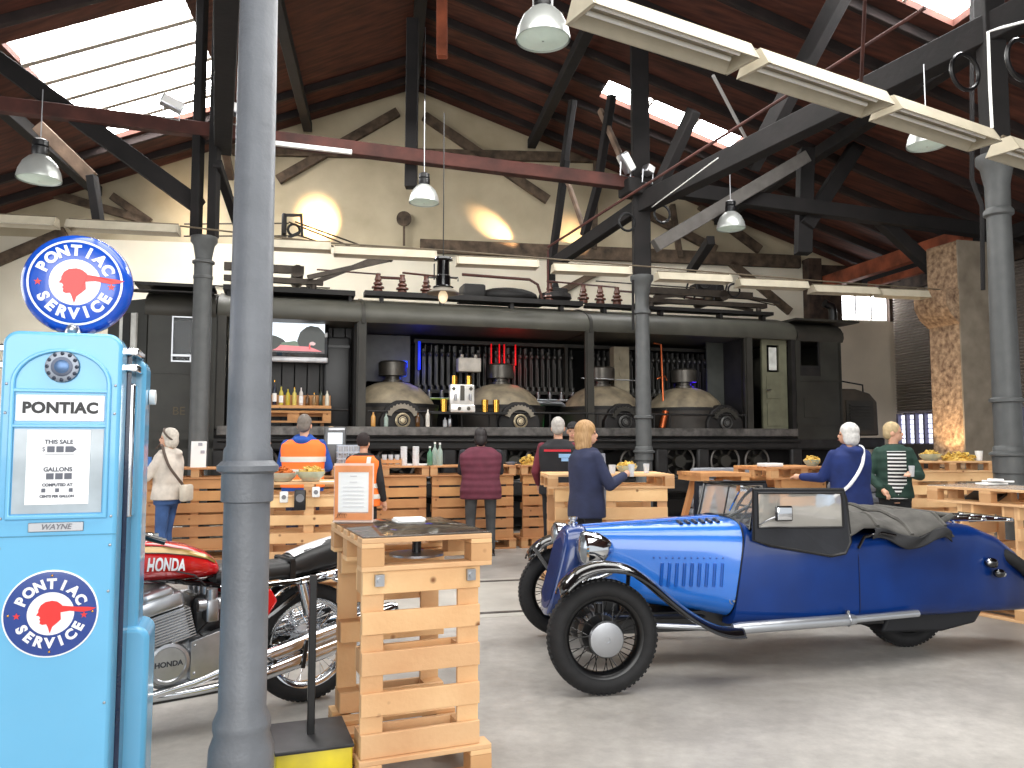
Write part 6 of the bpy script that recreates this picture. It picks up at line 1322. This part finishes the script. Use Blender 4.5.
    for q, ay in feet:
        g = MB(); g.ell((q * (lx + .014), ay - .02, .06), (.048, .06, .055)); g.ell((q * (lx + .026), ay + .08, .04), (.046, .10, .04)); g.box((q * (lx + .022), ay + .04, .012), (.085, .25, .022)); obm('shoe', fuse(warp(g), .009, 2), shoe_m or M_black, t)
    # --- jacket with sleeves
    fl = .06 if fem else .02
    g = MB(); tloft(g, hem, 1.47, .028, flare=fl)
    def sleeves(g, gr):
        for q in (-1, 1):
            a = arm(q); e_ = a[2] + (a[1] - a[2]).normalized() * .015; g.cap(a[0], a[1], .056 + gr, .048 + gr); g.cap(a[1], e_, .048 + gr, .036 + gr)
    if sleeve_m is None: sleeves(g, .01)
    if top == 'hood': g.torus((0, -.05, 1.455), (0, -.35, 1), .085, .038, 24, 8); g.ell((0, -.105, 1.40), (.1, .05, .09))
    else: g.torus((0, .0, 1.465), (0, 0, 1), .062, .02, 24, 8)
    obm('vest' if sleeve_m else 'jacket', fuse(warp(g), .012, 4), top_m, t)
    if sleeve_m:
        g = MB(); tloft(g, hem + .05, 1.46, .012); sleeves(g, .004); obm('shirt', fuse(warp(g), .012, 3), sleeve_m, t)
    if vest:
        g = MB(); tloft(g, vest[0], 1.445, .046, m=20); 
        obm('safety_vest', fuse(warp(g), .012, 2), M_orange, t)
        for z in vest[1]:
            g = MB(); tloft(g, z, z + .06, .054, m=2); ob('reflective_band', warp(g), M_refl, t, smooth=60)
        if vest[2]:
            g = MB(); g.grid(lambda u, v: V((.115 + .05 * v, -(tor(1.0 + .43 * u, .056)[1]) * (1 - .14 * v), 1.0 + .43 * u)), 12, 3); ob('reflective_band', warp(g), M_refl, t, smooth=60, solid=.004)
    if extra: extra(t, sh, tor, W, s)
    return t
M_orange = mat('signal_orange', (255, 122, 46), .7, var=.05, emit=.12); M_refl = mat('reflective_silver', (226, 224, 214), .4, var=.04)
relax = lambda q: (V((q * .25, -.02, 1.10)), V((q * .27, .06, .86)))
lean_fwd = lambda q, z=1.12: (V((q * .27, .08, 1.13)), V((q * .2, .36, z)))
# woman in pale quilted jacket at the left
def ex_left(t, sh, tor, W, s):
    g = MB(); g.torus((0, -.01, 1.66), (0, -.75, .66), .1, .012, 28, 6); ob('headband', MB() if False else g, mat('brown_headband', (92, 80, 72), .7), t); t.children[-1].name = 'headband'
    for o in t.children:
        if o.name.startswith('headband'): o.scale = (s,) * 3
person('grey haired woman in beige quilted jacket and jeans left of the bar', 170, 9.55, 84, 1.66, ((V((-.24, .14, 1.14)), V((-.16, .38, 1.16))), (V((.25, .04, 1.12)), V((.16, .28, 1.14)))), 'hood', None, 'bob', fabric('pale_quilted_jacket', (218, 208, 196), 2.2), fabric('blue_jeans', (58, 88, 138)), mat('pale_grey_hair', (206, 198, 186), .7, scale=30), hem=.86, fem=True, extra=ex_left, turn=28, shoe_m=mat('grey_shoe', (90, 86, 84)), wide=1.12)
def strap(name, label, px, Y, pts, r, m, cat='bag', bagbox=None, bm_=None, rz=0):
    g = MB(); g.tube(smooth_path([tuple(p) for p in pts], 6), r, n=8, flat=.4); t = thing(name, label, cat, ((px - 512) / FPX * Y, Y, 0), R(rz)); ob('strap', g, m, t)
    if bagbox: g = MB(); g.rbox(*bagbox, .03); ob('bag_body', g, bm_, t)
    return t
strap('shoulder_bag', 'beige shoulder bag on a brown strap worn by the woman in quilted jacket', 170, 9.55, [(-.10, .10, 1.42), (-.13, .02, 1.47), (-.20, -.06, 1.36), (-.20, -.12, 1.22), (-.13, -.19, 1.08), (-.02, -.215, .98)], .018, mat('brown_strap', (86, 70, 60), .6), bagbox=((.0, -.235, .9), (.22, .08, .2)), bm_=mat('beige_bag', (206, 196, 180), .6), rz=84)
# man in blue hoodie and orange vest
person('man with short grey hair in blue hoodie and orange safety vest at the bar', 304, 9.75, 3, 1.84, (lean_fwd(-1, 1.1), lean_fwd(1, 1.1)), 'hood', None, 'short', fabric('royal_blue_hoodie', (34, 82, 170)), fabric('navy_trousers', (34, 38, 60)), mat('short_grey_hair', (120, 112, 104), .7, scale=30), vest=(.90, (1.19, 1.05), False), hem=.82, lean=.06, wide=1.12)
person('person in dark cap and orange safety vest, right of the taller vested man', 364, 9.9, -12, 1.60, (lean_fwd(-1, 1.08), relax(1)), 'plain', None, 'beanie', fabric('black_sweater', (36, 34, 36)), fabric('black_trousers', (30, 30, 32)), mat('dark_brown_cap', (40, 30, 30), .8), vest=(.78, (.88, 1.02), True), hem=.84, wide=1.05)
# person in burgundy padded vest
person('person in long burgundy padded vest and grey trousers leaning on the bar', 481, 10.72, 4, 1.70, (lean_fwd(-1, 1.1), lean_fwd(1, 1.1)), 'plain', None, 'bob', fabric('burgundy_padded_vest', (98, 42, 58), 3.5), fabric('dark_grey_trousers', (72, 74, 76)), mat('black_hair', (34, 28, 28), .6, scale=30), hem=.76, sleeve_m=fabric('black_sleeves', (34, 34, 40)), lean=.16, wide=1.4)
# grey haired man in black vest with red sleeves
def ex_logo(t, sh, tor, W, s):
    g = MB(); g.bb((-.15, -.168, 1.335), (.16, -.16, 1.36)); ob('red_stripe', g, mat('red_trim', (196, 34, 50), .7), t).scale = (s,) * 3
    g = MB(); g.bb((.02, -.168, 1.265), (.16, -.16, 1.31)); g.bb((.05, -.168, 1.225), (.13, -.16, 1.262)); ob('back_print', g, mat('pale_blue_print', (140, 180, 220), .7), t).scale = (s,) * 3
person('grey haired man in black vest with dark red sleeves near the end of the bar', 558, 9.75, -8, 1.80, ((V((-.27, .02, 1.1)), V((-.25, .18, .95))), (V((.25, .1, 1.12)), V((.12, .32, 1.12)))), 'plain', None, 'short', fabric('black_vest', (32, 32, 36)), fabric('black_jeans', (28, 28, 32)), mat('silver_hair', (176, 172, 166), .7, scale=30), hem=.84, sleeve_m=fabric('dark_red_sleeves', (110, 40, 54)), extra=ex_logo, wide=1.08)
person('man in dark cap facing the camera behind the blonde woman', 573, 10.75, 170, 1.77, (relax(-1), (V((.25, .08, 1.1)), V((.14, .3, 1.14)))), 'plain', None, 'cap', fabric('charcoal_jacket', (44, 42, 44)), fabric('charcoal_trousers', (34, 34, 36)), mat('black_cap', (30, 28, 30), .8))
# blonde woman in navy jacket
def ex_blonde(t, sh, tor, W, s):
    g = MB(); g.tube([(.06, .15, 1.42), (.075, .16, 1.2), (.07, .15, 1.0), (.08, .14, .86)], .03, n=10, flat=.5); ob('grey_scarf', g, fabric('grey_scarf', (150, 150, 158)), t).scale = (s,) * 3
person('blonde woman in navy jacket standing with a glass behind the car bonnet', 586, 7.7, -62, 1.70, ((V((-.25, .04, 1.12)), V((-.1, .28, 1.12))), (V((.25, .10, 1.12)), V((.12, .36, 1.20)))), 'plain', None, 'long', fabric('navy_jacket', (40, 46, 74)), fabric('black_slacks', (26, 26, 30)), mat('blonde_hair', (190, 152, 104), .55, col2=(150, 112, 70), scale=24, aniso=(4, 4, .5)), hem=.80, fem=True, extra=ex_blonde, wide=1.0, turn=-28)
Xb = (586 - 512) / FPX * 7.7
def place_glass(label, px, Y, rz, loc, H, m=None):
    s = H / 1.735; c = Matrix.Translation(((px - 512) / FPX * Y, Y, 0)) @ Matrix.Rotation(R(rz), 4, 'Z') @ (V(loc) * s)
    g = MB(); g.lathe([(.024, -.05), (.034, .07), (.031, .07), (.022, -.04)], n=18); tag(ob('drinking_glass', g, m or M_plastic, None, loc=c), label, 'glass')
place_glass('clear glass in the hand of the blonde woman', 586, 7.7, -62, (.11, .46, 1.24), 1.70)
# woman in blue anorak
person('white haired woman in blue hooded anorak at a pallet table on the right', 848, 8.6, 12, 1.70, ((V((-.26, .12, 1.14)), V((-.36, .36, 1.14))), (V((.25, .12, 1.12)), V((-.02, .36, 1.12)))), 'hood', None, 'bob', fabric('blue_anorak', (24, 44, 102)), fabric('plum_trousers', (62, 36, 50)), mat('white_hair', (214, 212, 208), .7, scale=30), hem=.80, fem=True, wide=1.22, turn=48)
strap('shoulder_bag', 'light blue shoulder bag on a white strap worn by the woman in anorak', 848, 8.6, [(.14, .1, 1.39), (.12, 0, 1.465), (.10, -.10, 1.42), (.02, -.175, 1.25), (-.13, -.175, 1.05), (-.245, -.06, .92)], .017, M_signwhite, bagbox=((-.27, .05, .84), (.09, .26, .2)), bm_=mat('light_blue_bag', (150, 176, 206), .6), rz=12)
# woman in green jacket facing the camera
def ex_green(t, sh, tor, W, s):
    g = MB(); g.grid(lambda u, v: V(((v - .5) * .2, tor(.86 + .54 * u, .036)[1] * math.sqrt(max(.2, 1 - ((v - .5) * 1.0) ** 2)) , .86 + .54 * u)), 20, 8)
    m = mat('striped_shirt', (236, 236, 234), .8, var=0); nt = m.node_tree; N = nt.nodes; L = nt.links; tc = [n for n in N if n.type == 'TEX_COORD'][0]
    w_ = N.new('ShaderNodeTexWave'); w_.bands_direction = 'Z'; w_.inputs['Scale'].default_value = 7.5; L.new(tc.outputs['Object'], w_.inputs['Vector'])
    cr = N.new('ShaderNodeValToRGB'); cr.color_ramp.interpolation = 'CONSTANT'; cr.color_ramp.elements[0].color = (.012, .012, .014, 1); cr.color_ramp.elements[1].position = .6; cr.color_ramp.elements[1].color = (.8, .8, .78, 1)
    L.new(w_.outputs['Fac'], cr.inputs['Fac']); L.new(cr.outputs['Color'], N['Principled BSDF'].inputs['Base Color'])
    o = ob('striped_shirt', g, m, t, smooth=60); o.scale = (s,) * 3
person('woman with short fair hair in dark green jacket and striped shirt looking right', 892, 9.3, 168, 1.73, ((V((-.26, .06, 1.12)), V((-.12, .26, 1.14))), (V((.28, .0, 1.12)), V((.17, .14, .97)))), 'plain', None, 'short', fabric('dark_green_jacket', (34, 62, 52), 3), fabric('black_leggings', (26, 28, 32)), mat('fair_hair', (190, 168, 128), .7, scale=30), hem=.86, fem=True, turn=75, extra=ex_green)
place_glass('clear glass in the hand of the woman in green jacket', 892, 9.3, 168, (-.1, .35, 1.17), 1.73)
# two more, mostly hidden
person('person in brown coat mostly hidden behind the front column', 263, 10.15, -70, 1.62, (relax(-1), lean_fwd(1, 1.08)), 'plain', None, 'long', fabric('brown_coat', (96, 82, 76)), fabric('brown_trousers', (60, 52, 50)), mat('brown_hair', (120, 96, 76), .7, scale=30), fem=True)
person('person in tan top behind the bar, hidden by the man in hoodie', 331, 11.75, 175, 1.72, (relax(-1), relax(1)), 'plain', None, 'bob', fabric('tan_top', (186, 160, 130)), fabric('grey_jeans', (80, 82, 88)), mat('sandy_hair', (186, 156, 120), .7, scale=30), fem=True)
# ================================================================== light
sc = bpy.context.scene
w = bpy.data.worlds.new('day'); sc.world = w; w.use_nodes = True
bg = w.node_tree.nodes['Background']; bg.inputs[0].default_value = (.94, .97, 1.0, 1); bg.inputs[1].default_value = .7
def area(name, loc, tgt, sx, sy, power, col=(1, 1, 1)):
    l = bpy.data.lights.new(name, 'AREA'); l.shape = 'RECTANGLE'; l.size = sx; l.size_y = sy; l.energy = power; l.color = col
    o = bpy.data.objects.new(name, l); C.objects.link(o); o.location = loc
    o.rotation_euler = (V(tgt) - V(loc)).to_track_quat('-Z', 'Y').to_euler(); return o
def spot(name, loc, tgt, power, ang, col=(1, .72, .42), blend=.6, r=.05):
    l = bpy.data.lights.new(name, 'SPOT'); l.energy = power; l.spot_size = R(ang); l.spot_blend = blend; l.color = col; l.shadow_soft_size = r
    o = bpy.data.objects.new(name, l); C.objects.link(o); o.location = loc
    o.rotation_euler = (V(tgt) - V(loc)).to_track_quat('-Z', 'Y').to_euler(); return o
area('gate_daylight', (2, -7, 4.2), (1.5, 8, .8), 11, 6, 820, (1, .99, .96))
area('overhead_fill_front', (1.2, 3.2, 6.3), (1.2, 3.4, 0), 7, 4, 470, (1, .985, .95))  # added overhead fill lamp, no skylight is built above it
area('overhead_fill_rear', (.2, 9.6, 6.4), (.2, 9.6, 0), 7, 3.4, 290, (1, .985, .95))  # second added fill lamp, over the rear of the hall
area('left_gate_daylight', (-9.5, 5, 3), (0, 7, 1), 6, 4, 220, (1, 1, 1))
def wq(px, py, off): return wpt(px, py, -off)
spot('wall_flood_left', wq(322, 234, 1.05), wq(319, 223, 0), 1000, 48, (1, .64, .32), .9)
spot('wall_flood_middle', wq(543, 256, .62), wq(497, 230, 0), 900, 25, (1, .62, .32), .9)
spot('wall_flood_right', wq(600, 262, .8), wq(574, 238, 0), 260, 36, (1, .64, .34), .9)
spot('wall_flood_rear', wq(215, 250, 1.0), wq(196, 214, 0), 110, 50, (1, .74, .45), .9)
pu = V((7.5, 13.3, 0))
spot('pillar_uplight', (6.86, 12.9, 1.14), (7.2, 13.18, 2.6), 90, 100, blend=.9)
sc.view_settings.view_transform = 'Standard'; sc.view_settings.look = 'None'; sc.view_settings.exposure = .28
sc.cycles.use_denoising = True; sc.cycles.max_bounces = 8; sc.cycles.diffuse_bounces = 4; sc.cycles.transparent_max_bounces = 12
sc.cycles.sample_clamp_indirect = 6; sc.cycles.caustics_reflective = False; sc.cycles.caustics_refractive = False
